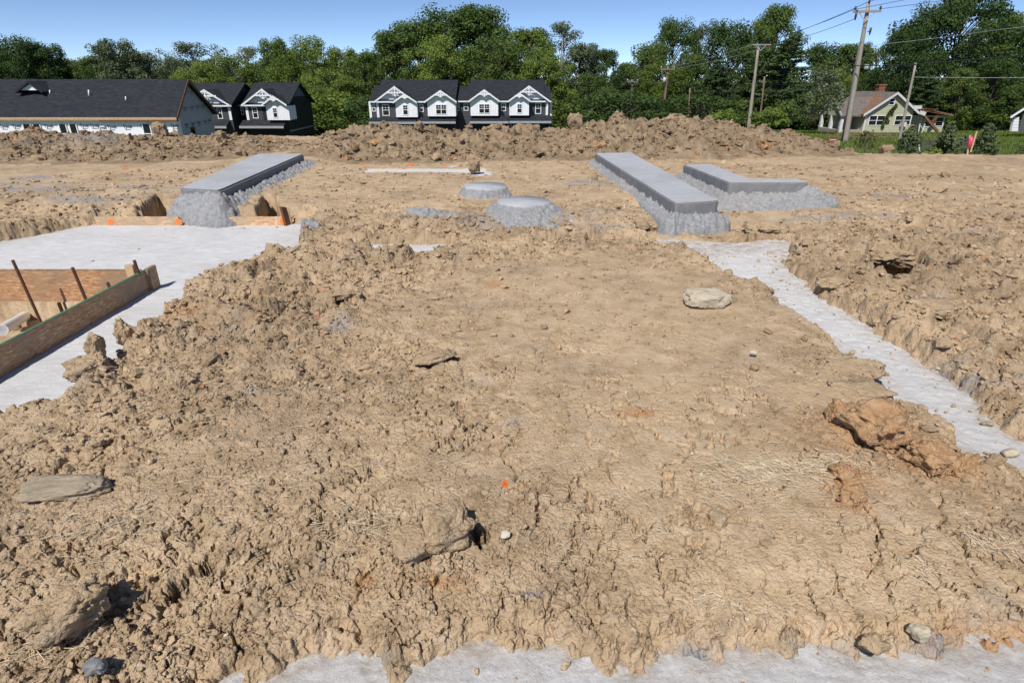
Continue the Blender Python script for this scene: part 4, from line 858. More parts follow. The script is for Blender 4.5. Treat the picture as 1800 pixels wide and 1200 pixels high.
for u, v0, v1, dy in ((122,318,458,0),(52,312,468,.4),(1703,312,438,0),(1738,312,445,.78)):
    a = fc.p(u, v0, dy); c = fc.p(u, v1, dy); MB().box((a.x-.16, fc.Y+dy-.04, c.z), (a.x+.16, fc.Y+dy+.02, a.z)).build('corner_board', M['trim'], t)
for a_ in ((62,492,458,500),(500,858,449,497),(986,1345,443,495),(1352,1738,442,493)): skirt(fc, t, *a_)
for u0, u1, v in ((120,480,548),(510,850,548),(1000,1340,548),(1375,1720,548)):
    a = fc.p(u0, v-22, -.05); c = fc.p(u1, v+200, -.05); m = MB()
    for k in range(5): zz = a.z-(a.z-c.z)*k/5; m.box((a.x, fc.Y-.06, zz-(a.z-c.z)/5+.04), (c.x, fc.Y-.02, zz))
    m.build('garage_door', M['black_and_shade'], t)
# --- left building
fl = Facade(300, 120, 6.0, 80.0); zg2 = float(land_z(np.array(-40.), np.array(80.)))
t = empty('row_house', (fl.X(700), 80, zg2), 'charcoal and white gabled two storey houses half hidden by the long unfinished house', 'house')
rz = fl.Z(152, 5)
body(fl, t, 100, 628, 395, zg2, 10, .02, ridge=fl.Z(158, 5.)-.25); body(fl, t, 786, 1224, 395, zg2, 10, .02, 'black_and_shade', ridge=rz-.25); body(fl, t, 629, 785, 395, zg2, 7, 2.6, 'black_and_shade')  # right block near-black: its end wall's shade is in the colour
mainroof(fl, t, 60, 640, 388, 156, 5.0); mainroof(fl, t, 742, 1248, 384, 152, 5.0); mainroof(fl, t, 641, 741, 384, 240, 6.0, eave_dy=2.4, mat='shingle_side')
a = fl.p(1224, 395, .02); MB().prism([(a.x, 80.0+5-2.4, rz-1.65), (a.x, 80+5+2.4, rz-1.65), (a.x, 85, rz-.28)], (.06, 0, 0)).build('gable_sheen_panel', M['bluesheen'], t)  # upper end wall, with the reflection on it put into the colour
MB().box((a.x+.0, 80.04, a.z-3.1), (a.x+.05, 90, a.z-2.95)).build('belt_board', M['fascia'], t)
gable(fl, t, (350,225), (80,388), (622,388), 110, 600, 402, 0, 3.4); gable(fl, t, (960,217), (745,386), (1170,386), 790, 1130, 400, 0, 3.4); gable(fl, t, (1075,290), (955,386), (1222,386), 985, 1226, 548, -.9, 2.6)
wallbox(fl, t, 787, 400, 984, 548, 'dkside', -.02, .03)
for u0, v0, u1, v1, dy in ((490,420,548,527,0),(862,420,922,522,-.02),(1078,424,1128,516,-.9),(742,412,772,484,2.58)): window(fl, t, u0, v0, u1, v1, dy)
for u, dy in ((612,0),(796,-.03)):
    a = fl.p(u, 395, dy); c = fl.p(u, 548, dy); MB().box((a.x-.16, 80+dy-.04, c.z), (a.x+.16, 80+dy+.015, a.z)).build('corner_board', M['trim'], t)
skirt(fl, t, 400, 625, 548, 612); skirt(fl, t, 760, 1222, 549, 611)
# --- long unfinished house
ft = Facade(0, 120, 6.0, 57.0); zg3 = float(land_z(np.array(-30.), np.array(57.)))
t = empty('unfinished_house', (ft.X(900), 57, zg3), 'long single storey unfinished house wrapped in white sheeting under a charcoal roof', 'house')
xl = -75.0; A = at(309,206,57); ze = at(100,206,57).z; Rg = at(326,139.5,62.0); Bk = at(383,198,67.0); zr = Rg.z
xr = at(312,215,57.3).x
def ztyv(y): return ze+(zr-ze)*(y-56.7)/(62-56.7)
MB().box((xl, 57.0, zg3), (xr, 57.8, ze-.05)).build('wall', M['wrap'], t)
# end wall, slightly out of square with the front as seen in the photo
ew = [(xr, 57.0, zg3), (xr, 57.0, ze+.1), (Rg.x-.15, 62.0, zr-.25), (Bk.x-.5, 66.7, Bk.z+.0), (Bk.x-.5, 66.7, zg3)]
MB().prism(ew, (-.25, 0.02, 0)).build('end_wall', M['wrap_shade'], t)
rr = [(A.x+.25, 56.7, ze), (Rg.x+.25, 62.0, zr), (Bk.x, 67.0, Bk.z)]
m = MB(); m.poly([(xl, 56.7, ze), rr[0], rr[1], (xl, 62, zr)]); m.poly([(xl, 62, zr), rr[1], rr[2], (xl, 67, Bk.z)]); m.poly([(xl, 56.7, ze-.18), rr[0][:2]+(ze-.18,), rr[1][:2]+(zr-.18,), (xl, 62, zr-.18)]); m.poly([(xl, 62, zr-.18), rr[1][:2]+(zr-.18,), rr[2][:2]+(Bk.z-.18,), (xl, 67, Bk.z-.18)])
m.build('roof', M['shingle'], t)
m = MB()
for i in (0, 1): m.bar(Vector(rr[i])+Vector((.02,0,-.12)), Vector(rr[i+1])+Vector((.02,0,-.12)), .05, .26)
m.build('rake_board', M['brownwood'], t)
MB().box((xl, 56.62, ze-.22), (A.x+.22, 56.69, ze-.01)).build('fascia_board', M['fwood'], t)
MB().box((ft.X(1000), 56.64, ze-.36), (A.x+.2, 56.98, ze-.225)).build('soffit_board', M['brownwood'], t); MB().box((xl, 56.66, ze-.30), (ft.X(1000)-.02, 56.98, ze-.226)).build('soffit_board', M['fwood'], t)
for cu, du, vt, vb in ((290,128,135,246),(128+0,0,0,0)):
    if not du: continue
    yd = 59.3; P = lambda u, v, y=yd: at(u/6, 120+v/6, y); a, b2, c2 = P(cu, vt), P(cu-du, vb), P(cu+du+30, vb)
    b2.z = c2.z
    MB().prism([b2+Vector((.3,.2,.1)), c2+Vector((-.3,.2,.1)), a+Vector((0,.2,-.25))], (0, .1, 0)).build('dormer_wall', M['wrap'], t)
    m = MB(); m.prism([b2, a, a-Vector((0,0,.15)), b2-Vector((0,0,.15))], (0, 4.5, 0)); m.prism([a, c2, c2-Vector((0,0,.15)), a-Vector((0,0,.15))], (0, 4.5, 0)); m.build('dormer_roof', M['shingle'], t)
    m = MB(); m.bar(b2-Vector((0,.03,.08)), a-Vector((0,.03,.08)), .05, .16); m.bar(a-Vector((0,.032,.08)), c2-Vector((0,.032,.08)), .05, .16); m.build('dormer_rake', M['shingle_side'], t)
yv = lambda v: np.interp(120+v/6, [139.5, 206], [62, 56.7])
for u, v0, v1, rr_ in ((526,232,270,.055),(936,230,295,.06),(1326,300,342,.055)):
    y = float(yv(v1)); MB().tube([at(u/6, 120+v1/6, y)-Vector((0,0,.1)), at(u/6-.3, 120+v0/6, y)], rr_, 10).build('vent_pipe', M['pvc'], t, True)
for u, v in ((655,325),(780,292),(725,152),(1685,148)):
    y = float(yv(v)); c = at(u/6, 120+v/6, y); s_ = .45 if u == 655 else .22; m = MB(); m.prism([c+Vector((-s_, 0, 0)), c+Vector((s_, 0, 0)), c+Vector((s_*.7, .05, s_*.45)), c+Vector((-s_*.7, .05, s_*.45))], (0, .4, .0)); m.build('roof_vent', M['black_and_shade'], t)
fw = Facade(0, 120, 6.0, 56.98)
for u0, u1 in ((245,350),(352,452),(625,722),(735,830),(1505,1602),(1612,1712),(-560,-460),(-450,-350)):
    a, c = fw.p(u0, 590), fw.p(u1, 700); m = MB(); zt, zb_ = a.z, a.z-1.45
    m.box((a.x-.07, 56.900, zb_-.07), (a.x, 56.990, zt+.06)); m.box((c.x, 56.900, zb_-.07), (c.x+.07, 56.990, zt+.06)); m.box((a.x, 56.900, zt), (c.x, 56.990, zt+.06)); m.box((a.x, 56.900, zb_-.07), (c.x, 56.990, zb_)); zm = (zt+zb_)/2-.1; m.box((a.x, 56.910, zm-.04), (c.x, 56.985, zm+.04))
    f = m.build('window', M['trim'], t); MB().box((a.x, 56.940, zb_), (c.x, 56.975, zt)).build('pane', M['glass'], f)
def text_mesh(body_, size):
    cu = bpy.data.curves.new('lettering', 'FONT'); cu.body = body_; cu.size = size; cu.extrude = .004; cu.resolution_u = 2; cu.offset = size*.02
    o = bpy.data.objects.new('tmp', cu); sc.collection.objects.link(o); dg = bpy.context.evaluated_depsgraph_get(); me = bpy.data.meshes.new_from_object(o.evaluated_get(dg))
    V = np.array([v.co[:] for v in me.vertices]); Fc = [list(p.vertices) for p in me.polygons]; bpy.data.objects.remove(o); bpy.data.meshes.remove(me); return V, Fc
TV, TF = text_mesh('Tyvek', .34); SV, SF = text_mesh('HomeWrap', .10)
wd = TV[:, 0].max()
def letters(name, spots, frame, parent):
    V = []; Fc = []
    for (u, v) in spots:
        for tv, tf, ox, oz in ((TV, TF, 0, 0), (SV, SF, .15, -.17)):
            b = len(V); o, ex, ez = frame(u, v); V += [tuple(o+ex*(p[0]+ox)+ez*(p[1]+oz)+ex.cross(ez)*(p[2]+.012)) for p in tv]; Fc += [[b+i for i in f] for f in tf]
    me = bpy.data.meshes.new(name); me.from_pydata(V, [], Fc); me.materials.append(M['ink']); link(bpy.data.objects.new(name, me), parent)
sp = [(0,625),(130,622),(-180,625),(470,622),(845,618),(950,618),(1030,640),(1135,632),(1300,630),(1478,628),(1800,620),(-320,640)]
def frF(u, v): return fw.p(u, v), Vector((1,0,0)), Vector((0,0,1))
letters('printed_lettering', sp, frF, t)
e0, e1 = Vector((xr, 57.0, 0)), Vector((Bk.x-.5, 66.7, 0)); ed = (e1-e0).normalized()
spe = [(s_, z_) for z_, ss in ((ze-.9, (.2,1.9,3.5,5.2,6.9,8.3)), (ze-2.3, (.3,2.0,5.3,6.9,8.4)), (ze+.55, (.8,2.4,4.0,5.6,7.2)), (ze+1.9, (2.6,4.6))) for s_ in ss]
def frE(s_, z_):
    b_ = e0+ed*s_; return Vector((b_.x+.02, b_.y, z_)), ed, Vector((0,0,1))
letters('printed_lettering', spe, frE, t)
c = e0+ed*3.6; m = MB(); m.bar((c.x+.0, c.y, ze-2.3), (c.x, c.y, ze-1.1), .09, 1.0, (ed.x, ed.y, 0)); m.build('end_window', M['glass'], t)

# --- old green house on the right
YH = 88.0
def h(px, py, Y=YH): return at(px, py, Y)
hz = h(1560,235).z; zev = h(1515,201).z
t = empty('old_house', (h(1560,235).x, YH, hz), 'small derelict pale green house with rust stained roof and collapsed side addition', 'house')
xL, xR, xA = h(1519,215).x, h(1601,215).x, h(1575,162).x; zA = h(1575,162).z; dep = 9.5
slope = (zA-zev)/(xA-h(1515,201).x); zRr = zA-slope*(xR-xA)
MB().prism([(xL, YH, hz), (xR, YH, hz), (xR, YH, zRr-.2), (xA, YH, zA-.2), (xL, YH, zA-slope*(xA-xL)-.2)], (0, dep, 0)).build('wall', M['green_side'], t)
eL = Vector((h(1515,201).x, YH-.5, zev)); ap = Vector((xA, YH-.5, zA)); eR = Vector((xR+.5, YH-.5, zRr-.35))
m = MB(); m.prism([eL, ap, ap-Vector((0,0,.14)), eL-Vector((0,0,.14))], (0, dep+.9, 0)); m.build('roof', M['oldroof'], t)
m = MB(); m.prism([ap, eR, eR-Vector((0,0,.14)), ap-Vector((0,0,.14))], (0, dep+.9, 0)); m.build('roof', M['oldroof'], t)
q0 = eL.lerp(ap, .0)+Vector((-.01,.4,.01)); 
m = MB(); m.prism([eL+Vector((0,.3,.008)), eL.lerp(ap,.62)+Vector((0,.3,.008)), eL.lerp(ap,.9)+Vector((0,3.5,.008)), eL.lerp(ap,.75)+Vector((0,6.5,.008)), eL.lerp(ap,.25)+Vector((0,5.5,.008)), eL+Vector((0,4.0,.008))], (0,0,.012)); m.build('rust_stain_sheet', M['rustroof'], t)
m = MB()
for a, c in ((eL, ap), (ap, eR)): a = a-Vector((0,.05,0)); c = c-Vector((0,.05,0)); m.prism([a+Vector((0,0,.04)), c+Vector((0,0,.04)), c-Vector((0,0,.30)), a-Vector((0,0,.30))], (0, .045, 0))
m.build('rake_board', M['old_trim'], t)
ch = h(1548,153,YH+5.5); m = MB(); m.box((ch.x-.45, YH+5, zA-1.5), (ch.x+.45, YH+5.9, zA+.75)); m.box((ch.x-.55, YH+4.9, zA+.751), (ch.x+.55, YH+6.0, zA+.95)); m.build('chimney', M['brick'], t)
fo = Facade(1420, 100, 4.737, YH)
window(fo, t, 520, 492, 625, 568, -.01, 2, bars=False); window(fo, t, 735, 492, 842, 566, -.01, 2, bars=False); window(fo, t, 688, 352, 714, 398, -.01, 1, bars=False)
a = fo.p(782, 545, -.4); MB().box((a.x, YH-.45, a.z-.6), (a.x+.75, YH-.02, a.z)).build('air_conditioner', M['old_trim'], t, bevel=.03)
for u in (447,): a = fo.p(u, 490); MB().box((xL-.02, YH-.03, hz), (xL+.22, YH+.03, zev)).build('corner_board', M['old_trim'], t)
# porch on the left side: ridge along x, gable facing left
ye0, ye1 = YH+.4, YH+6.4; pxl = h(1478,203,ye0).x; pz = h(1478,203,ye0).z; pa = h(1463,171,(ye0+ye1)/2); ym = (ye0+ye1)/2; pxr = xL
m = MB(); m.prism([(pxl, ye0-.3, pz), (pxl, ym, pa.z), (pxl, ym, pa.z-.15), (pxl, ye0-.3, pz-.15)], (pxr-pxl+2.5, 0, 0)); m.prism([(pxl, ye1+.3, pz), (pxl, ym, pa.z), (pxl, ym, pa.z-.15), (pxl, ye1+.3, pz-.15)], (pxr-pxl+2.5, 0, 0)); m.build('porch_roof', M['oldroof'], t)
MB().prism([(pxl+.2, ye0, pz-.1), (pxl+.2, ym, pa.z-.25), (pxl+.2, ye1, pz-.1)], (.15, 0, 0)).build('porch_gable', M['green_side'], t)
m = MB(); m.bar((pxl-.03, ye0-.3, pz-.08), (pxl-.03, ym, pa.z-.05), .05, .25); m.bar((pxl-.03, ye1+.3, pz-.08), (pxl-.03, ym, pa.z-.051), .05, .25); m.build('porch_trim', M['old_trim'], t)
for yy in (ye0+.15, ym, ye1-.15):
    MB().prism([(pxl+.15, yy-.28, hz-.2), (pxl+.15, yy+.28, hz-.2), (pxl+.15, yy+.16, pz-.1), (pxl+.15, yy-.16, pz-.1)], (.4, 0, 0)).build('porch_post', M['old_trim'], t)
MB().box((pxl+.1, ye0, hz-.3), (pxr-.02, ye1, hz+.45)).build('porch_floor', M['oldwood'], t)
MB().box((pxl+1.5, YH+3.4, hz+.46), (pxr-.01, YH+6.3, pz-.16)).build('porch_back_wall', M['green_side'], t)
# collapsed addition
ax0, ax1 = xR+.02, h(1664,200,YH+1.8).x; az = h(1640,203,YH+1.8).z
MB().box((ax0, YH+1.8, hz), (ax1, YH+7, az)).build('addition_wall', M['green_side'], t)
m = MB(); m.prism([(ax0, YH+.3, h(1603,187).z), (h(1632,190).x, YH+.3, h(1632,192).z), (ax1+.6, YH+1.2, h(1668,202).z), (ax1+.6, YH+1.2, h(1668,202).z-.25), (h(1632,190).x, YH+.3, h(1632,192).z-.3), (ax0, YH+.3, h(1603,187).z-.2)], (0, 6.5, 0)); m.build('broken_roof', M['rustroof'], t)
MB().box((ax0, YH+.22, h(1603,192).z), (h(1622,190).x, YH+.29, h(1603,186).z)).build('torn_fascia', M['old_trim'], t)
m = MB(); r2 = random.Random(4)
for k in range(26):
    x = ax0+(ax1-ax0)*r2.random(); z = float(np.interp(x, [ax0, ax1], [h(1603,187).z, h(1668,202).z]))+.05; a = Vector((x, YH+r2.uniform(.2, 3), z)); m.bar(a, a+Vector((r2.uniform(-1.4, 1.4), r2.uniform(-1, 1), r2.uniform(-.25, .35))), .16, .05)
m.build('roof_debris', M['brownwood'], t)
f2_ = Facade(1420, 100, 4.737, YH+1.78); window(f2_, t, 985, 500, 1035, 580, 0, 1, bars=False); window(f2_, t, 1075, 505, 1115, 575, 0, 1, bars=False)
m = MB(); m.bar(fo.p(955,478,.6), fo.p(1080,622,.2), .3, .35, (0,1,0)); m.bar(fo.p(1085,490,.75), fo.p(1030,548,.9), .25, .3, (0,1,0)); m.build('fallen_beam', M['brownwood'], t)
m = MB(); m.bar(fo.p(975,560,.0), fo.p(945,638,-.2), .12, .12, (0,1,0)); m.bar(fo.p(945,500,1.0), fo.p(918,635,.6), .12, .12, (0,1,0)); m.bar(fo.p(935,462,.1), fo.p(975,478,.1), .5, .3, (0,1,0)); m.build('loose_board', M['old_trim'], t)
# shed at right edge
YS = 70.0; t = empty('shed', at(1795,232,YS), 'corner of a small white shed with dark doorway at the right edge', 'shed')
a, c = at(1777,231,YS), at(1860,190,YS); q_ = at(1789,231,YS); q2_ = at(1850,231,YS); MB().prism([(q_.x, YS, a.z), (q2_.x, YS, a.z), (q2_.x, YS, at(1850,161,YS).z), (q_.x, YS, at(1789,200,YS).z)], (4, 4, 0)).build('wall', siding_mat('grey_shed_siding', (.10,.10,.11), .25, .03), t)
MB().prism([(at(1777,231,YS).x, YS-.05, a.z), (at(1788.9,231,YS).x, YS-.05, a.z), (at(1791,206,YS).x, YS-.05, at(1791,206,YS).z), (at(1783,206,YS).x, YS-.05, at(1791,206,YS).z)], (0, .3, 0)).build('side_wall', siding_mat('white_shed_siding', (.70,.71,.72), .3, .06), t)
m = MB(); m.prism([at(1776,207,YS-.4), at(1850,160,YS-.4), at(1850,157,YS-.4), at(1776,204,YS-.4)], (4.6, 4.6, 0)); m.build('roof', M['oldroof'], t)
MB().bar(at(1776,207,YS-.46), at(1850,160,YS-.46), .05, .2).build('rake_board', M['trim'], t)
# white covered shape in the meadow
t = empty('covered_object', at(1730,221,118), 'low white rounded shape lying in the distant meadow left of the shed', 'tarp')
for px, wpx, hp, nm in ((1736,20,6.5,'tall_hump'),(1718,13,4,'low_hump')):
    c = at(px, 221, 118); V, Fc = rockshape(3, px, 3, .05); V = V*np.array([wpx/2*.118, 1.2, hp*.118]); o = npmesh(nm, V+np.array(c), Fc, M['trim'], t, True)

# ------------------------------------------------------------------ poles and wires
def pole(pb, pt, Y, r0, r1, mat, label, arm=None, group='utility poles', extra=None):
    a = at(*pb, Y); c = at(*pt, Y); a = a-(c-a).normalized()*1.0; t = empty('utility_pole', a, label, 'utility pole', group)
    MB().tube([a+(c-a)*k/8 for k in range(9)], [r0+(r1-r0)*k/8 for k in range(9)], 12).build('post', M[mat], t, True)
    if arm:
        (x0, y0), (x1, y1), thk = arm; p, q = at(x0, y0, Y-.25), at(x1, y1, Y-.25); MB().bar(p, q, thk, thk*1.15, (0,0,1)).build('crossarm', M[mat], t)
        cc = (p+q)/2; m = MB(); m.bar(p.lerp(q, .2), cc-Vector((0,0,.7)), .05, .05); m.bar(p.lerp(q, .8), cc-Vector((0,.02,.7)), .05, .05); m.build('arm_brace', M['metal'] if mat == 'oldwood' else M[mat], t)
        for f in (.05, .95):
            w_ = p.lerp(q, f); m = MB(); m.tube([w_+Vector((0,0,thk*.6)), w_+Vector((0,0,thk*.6+.12)), w_+Vector((0,0,thk*.6+.3))], [.03,.09,.06], 10); m.build('insulator', M['insul'] if mat == 'oldwood' else M['metal'], t, True)
    return t
tp = pole((1485,250), (1527,6), 55, .25, .14, 'oldwood', 'tallest weathered utility pole leaning in front of the old green house', ((1500,21),(1549,20),.14))
m = MB(); c = at(1528,4,54.9); m.tube([c-Vector((0,0,.2)), c, c+Vector((0,0,.2))], [.03,.09,.05], 10); m.build('insulator', M['insul'], tp, True)
m = MB(); c = at(1504,30,54.7); m.tube([c+Vector((0,0,.5)), c, c-Vector((0,0,.25))], [.07,.09,.04], 10); m.build('insulator', M['insul'], tp, True)
m = MB(); c = at(1530,54,54.6); m.tube([c+Vector((0,0,.2)), c-Vector((0,0,.1)), c-Vector((0,0,.35))], [.09,.08,.03], 10); m.bar(c, at(1524,57,54.9), .04, .04); m.build('fuse_cutout', M['insul'], tp, True)
m = MB(); m.tube([at(1513,72,54.75), at(1503,118,54.75), at(1496,160,54.72), at(1480,246,54.7)], .06, 8); m.tube([at(1515,74,54.7), at(1508,76,54.6), at(1506,82,54.6)], .02, 6); m.build('cable_conduit', M['greypole'], tp, True)
m = MB(); c = at(1523,117,54.7); m.box(c-Vector((.12,.1,.15)), c+Vector((.12,.1,.15))); m.build('splice_box', M['metal'], tp)
pole((1580,250), (1610,111), 50, .11, .08, 'oldwood', 'shorter grey pole leaning in front of the gable of the old green house', group='utility poles')
pole((1316,222), (1333,84), 90, .27, .17, 'oldwood', 'weathered utility pole with crossarm in front of the tall pine', ((1321,79),(1355,79),.13))
pole((1334,228), (1344,135), 86, .13, .11, 'darkpole', 'thin dark bare pole just right of the pole by the pine')
tq = pole((1165,212), (1174,118), 105, .22, .15, 'darkpole', 'brown utility pole with crossarm and grey canister', ((1161,122),(1186,122),.22))
m = MB(); c = at(1168,141,104.6); m.tube([c-Vector((0,0,.4)), c+Vector((0,0,.4))], .25, 12); m.build('transformer', M['metal'], tq, True)
pole((1108,215), (1112,140), 112, .20, .14, 'greypole', 'dark grey utility pole with crossarm, leftmost of the poles', ((1102,144),(1122,144),.2))
pole((1121,215), (1123,170), 108, .10, .09, 'greypole', 'thin grey stub pole beside the leftmost utility pole')
pole((1209,215), (1213,155), 98, .13, .12, 'darkpole', 'short reddish bare pole between the brown utility pole and the pine')
def wire(pts, rad, label, mat='wire', sag=.5):
    P = [at(*p[:2], p[2]) for p in pts]; out = []
    for a, c in zip(P[:-1], P[1:]):
        for k in range(12): u = k/12; q = a.lerp(c, u); q.z -= sag*4*u*(1-u)*(c-a).length/60; out.append(q)
    out.append(P[-1]); o = MB().tube(out, rad, 5).build('overhead_wire', M[mat], None, True); tag(o, label, 'wire', 'overhead wires')
wire([(1337,76,90),(1528,3,54.9)], .022, 'wire running left from the very top of the tallest pole')
wire([(1322,77,90),(1502,17,54.7)], .022, 'wire running left from the left arm end of the tallest pole')
wire([(1355,77,90),(1504,33,54.7)], .022, 'lowest wire running left from the hanging insulator of the tallest pole')
wire([(1528,3,54.9),(1900,-110,30)], .018, 'wire running right from the very top of the tallest pole', sag=.2)
wire([(1502,17,54.7),(1590,0,52),(1900,-70,40)], .018, 'wire running right across the tallest pole from its left arm end', sag=.2)
wire([(1547,16,54.7),(1652,2,52),(1900,-50,42)], .018, 'wire running right from the right arm end of the tallest pole', sag=.2)
wire([(1336,172,90),(1430,147,72),(1500,116,54.8),(1610,113,49.9),(1800,97,44),(1950,80,40)], .035, 'thick black cable sagging past both nearer poles to the right edge', sag=.15)
wire([(1606,136,49.9),(1800,137,47),(1950,137,45)], .018, 'single pale wire running right from below the top of the shorter grey pole', 'wire_grey', .1)
wire([(1597,152,49.9),(1500,161,60),(1335,155,86)], .018, 'thin wire crossing above the old roof to the shorter grey pole', 'wire', .2)
wire([(1541,79,55),(1640,68,54),(1760,52,50),(1950,30,45)], .016, 'faint wire crossing in front of the tall tree at the right', 'wire_grey', .1)
wire([(1174,120,105),(1322,79,90)], .02, 'wire between the brown pole and the pole by the pine', 'wire_grey')
wire([(1186,121,105),(1355,82,90)], .02, 'lower wire between the brown pole and the pole by the pine', 'wire_grey', .8)
wire([(1212,170,98),(1335,150,90),(1540,140,75)], .018, 'low wire passing in front of the pine toward the old house', 'wire', .3)

# fence near the right edge
fp = Facade(1420, 100, 4.737, 42.0); t = empty('rail_fence', fp.p(1200, 800), 'broken dark rail fence standing in grass beyond the plot edge', 'fence')
for (u0, v0, u1, v1) in ((925,705,1325,690),(930,730,1330,715),(925,760,1200,760),(1190,755,1550,765),(1195,790,1545,795),(1200,740,1325,735)):
    MB().bar(fp.p(u0, v0), fp.p(u1, v1), .05, .13).build('rail', M['fence'], t)
for u, v0, v1 in ((935,665,860),(1322,655,850),(1545,760,860),(1200,700,850)): MB().bar(fp.p(u, v1, .1), fp.p(u, v0, .1), .16, .14).build('post', M['fence'], t)
o = MB().tube([fp.p(937,840,-2), fp.p(915,690,-2)], .05, 8).build('marker_post', M['trim'], None, True); tag(o, 'thin white leaning post in front of the broken rail fence', 'post')
m = MB(); a = at(1468,243,50); m.box(a+Vector((-.5,0,-.9)), a+Vector((.3,.06,.0))); t = empty('small_sign', a, 'small dark red sign low on the ground at the foot of the tallest pole', 'sign'); m.build('panel', M['brick'], t); MB().box(a+Vector((-.4,-.02,-.16)), a+Vector((.1,-.005,-.12))).build('light_stripe', M['trim'], t)

# ------------------------------------------------------------------ trees
def leafcloud(cent, rad, n, size, up=.35, seed=0, asp=1.0):
    """n leaf sprays spread through clumps; cent (m,3), rad (m,3)"""
    r = np.random.default_rng(seed); m = len(cent); vol = (rad.prod(1))**(.66); k = r.choice(m, n, p=vol/vol.sum())
    d = r.normal(size=(n, 3)); d /= np.linalg.norm(d, axis=1)[:, None]; rr = r.random(n)**.38; p = cent[k]+d*rad[k]*rr[:, None]
    nr = d+r.normal(0, .55, (n, 3)); nr[:, 2] += up; nr /= np.linalg.norm(nr, axis=1)[:, None]
    a = np.cross(nr, r.normal(size=(n, 3))); a /= np.linalg.norm(a, axis=1)[:, None]; b = np.cross(nr, a); s = size*(.6+.8*r.random(n))[:, None]
    c1 = p-a*s*.5*asp; c2 = p+b*s*.35; c3 = p+a*s*.5*asp; c4 = p-b*s*.35; return np.stack([c1, c2, c3, c4], 1).reshape(-1, 3), np.arange(n*4).reshape(n, 4)
def tree_decid(seed, H=20., W=11., n=9000, leaf=.42, lean=0, sparse=False, low=.12, label='x', mat='leafA'):
    r = np.random.default_rng(seed); t = empty('tree', (0,0,0), label, 'tree')
    m = MB(); cl = []; rd = []
    tr = [Vector((0,0,-1)), Vector((.1,0,H*.2)), Vector((.2*r.normal(), .2*r.normal(), H*.45)), Vector((.5*r.normal(), .5*r.normal(), H*.72)), Vector((.6*r.normal(), 0, H*.9))]; m.tube(tr, [.32, .26, .2, .12, .04], 8)
    nb = 120 if not sparse else 30
    for i in range(nb):
        f = low+(1-low)*r.random()**.85; prof = max(.12, math.sin(math.pi*min(1, (f-low*.4)/(1-low*.4))**1.0))**.45*(1+.22*math.sin(3*f*6+seed)+.1*r.normal()); ang = r.random()*2*math.pi; rad_ = W/2*prof*(.35+.65*r.random()**.6)
        c = Vector((math.cos(ang)*rad_, math.sin(ang)*rad_, H*min(f, .97)-.3)); s0 = (.55+.75*r.random())*(W/10)*(1.0 if not sparse else 1.0); cl.append(c[:]); rd.append((s0*1.25, s0*1.25, s0*.85))
        z0 = max(H*.12, c.z-rad_*.75-1); base = Vector((0,0,z0)); b = base.lerp(c, .5)+Vector((0,0,.5)); m.tube([base, b, c], [.11, .07, .025], 5, False)
    m.build('trunk', M['bark'] if not sparse else M['palebark'], t, True)
    V, Fq = leafcloud(np.array(cl), np.array(rd), n, leaf, .4, seed); npmesh('crown', V, Fq, M[mat], t); t.location = (0, 0, 0); return t
def tree_pine(seed, H=20., W=12., n=9000, label='x'):
    r = np.random.default_rng(seed); t = empty('pine_tree', (0,0,0), label, 'pine tree'); m = MB(); m.tube([Vector((0,0,-1)), Vector((0,0,H*.5)), Vector((0,0,H))], [.35,.22,.04], 8); cl = []; rd = []
    z = H*.04
    while z < H*.97:
        f = z/H; L = W/2*(1-f)**.65*(.8+.4*r.random())+.3
        for k in range(7 if f < .8 else 4):
            a = r.random()*2*math.pi; Lk = L*(.6+.5*r.random()); e = Vector((math.cos(a)*Lk, math.sin(a)*Lk, z+.12*Lk)); m.tube([Vector((0,0,z)), e], [.07,.02], 4, False)
            for q in (.35, .6, .85, 1.0): cl.append((e.x*q, e.y*q, z+.12*Lk*q+.1)); rd.append((.45+.6*Lk*.22, .45+.6*Lk*.22, .34+.04*Lk))
        z += H*.048*(1.1-.3*f)
    m.build('trunk', M['bark'], t, True); V, Fq = leafcloud(np.array(cl), np.array(rd), n, .38, .9, seed, 1.3); npmesh('crown', V, Fq, M['pine'], t); return t
def place(root, px, py_top, Y, H0, label, first, mats=None, wscale=1.0, zrot=None, zb=None):
    o = root if first else copy_tree(root, None, mats)
    if first and mats:
        for ch in o.children:
            if ch.data.name.startswith('crown'): ch.data.materials[0] = mats
    x, zt = ony(px, py_top, Y); zb = float(land_z(np.array(x), np.array(Y))) if zb is None else zb; s_ = (zt-zb)/H0
    o.location = (x, Y, zb); o.scale = (s_*wscale, s_*wscale, s_); o.rotation_euler = (0, 0, random.uniform(0, 6.28) if zrot is None else zrot); o['label'] = label; return o
VAR = [tree_decid(201+i, 20, w_*1.12, 19000, .40, low=l_, mat=mt) for i, (w_, l_, mt) in enumerate(((14,.06,'leafA'),(13,.06,'leafB'),(15,.05,'leafC'),(12,.06,'leafB')))]
SPR = [tree_decid(301+i, 20, 11, 3400, .34, sparse=True, low=.35, mat='leafD') for i in range(2)]
PIN = [tree_pine(401+i, 20, 13, 19000) for i in range(2)]
used = set(); names = {}
def T(kind, i, px, py, Y, label, mt=None, ws=1.0):
    L = {'d': VAR, 's': SPR, 'p': PIN}[kind]; key = (kind, i); o = place(L[i], px, py, Y, 20.0, label, key not in used, M[mt] if mt else None, ws); used.add(key); o['group'] = {'d': 'broadleaf trees of the wood', 's': 'thin pale trees of the wood', 'p': 'pines of the wood'}[kind]
    o['category'] = 'pine tree' if kind == 'p' else 'tree'
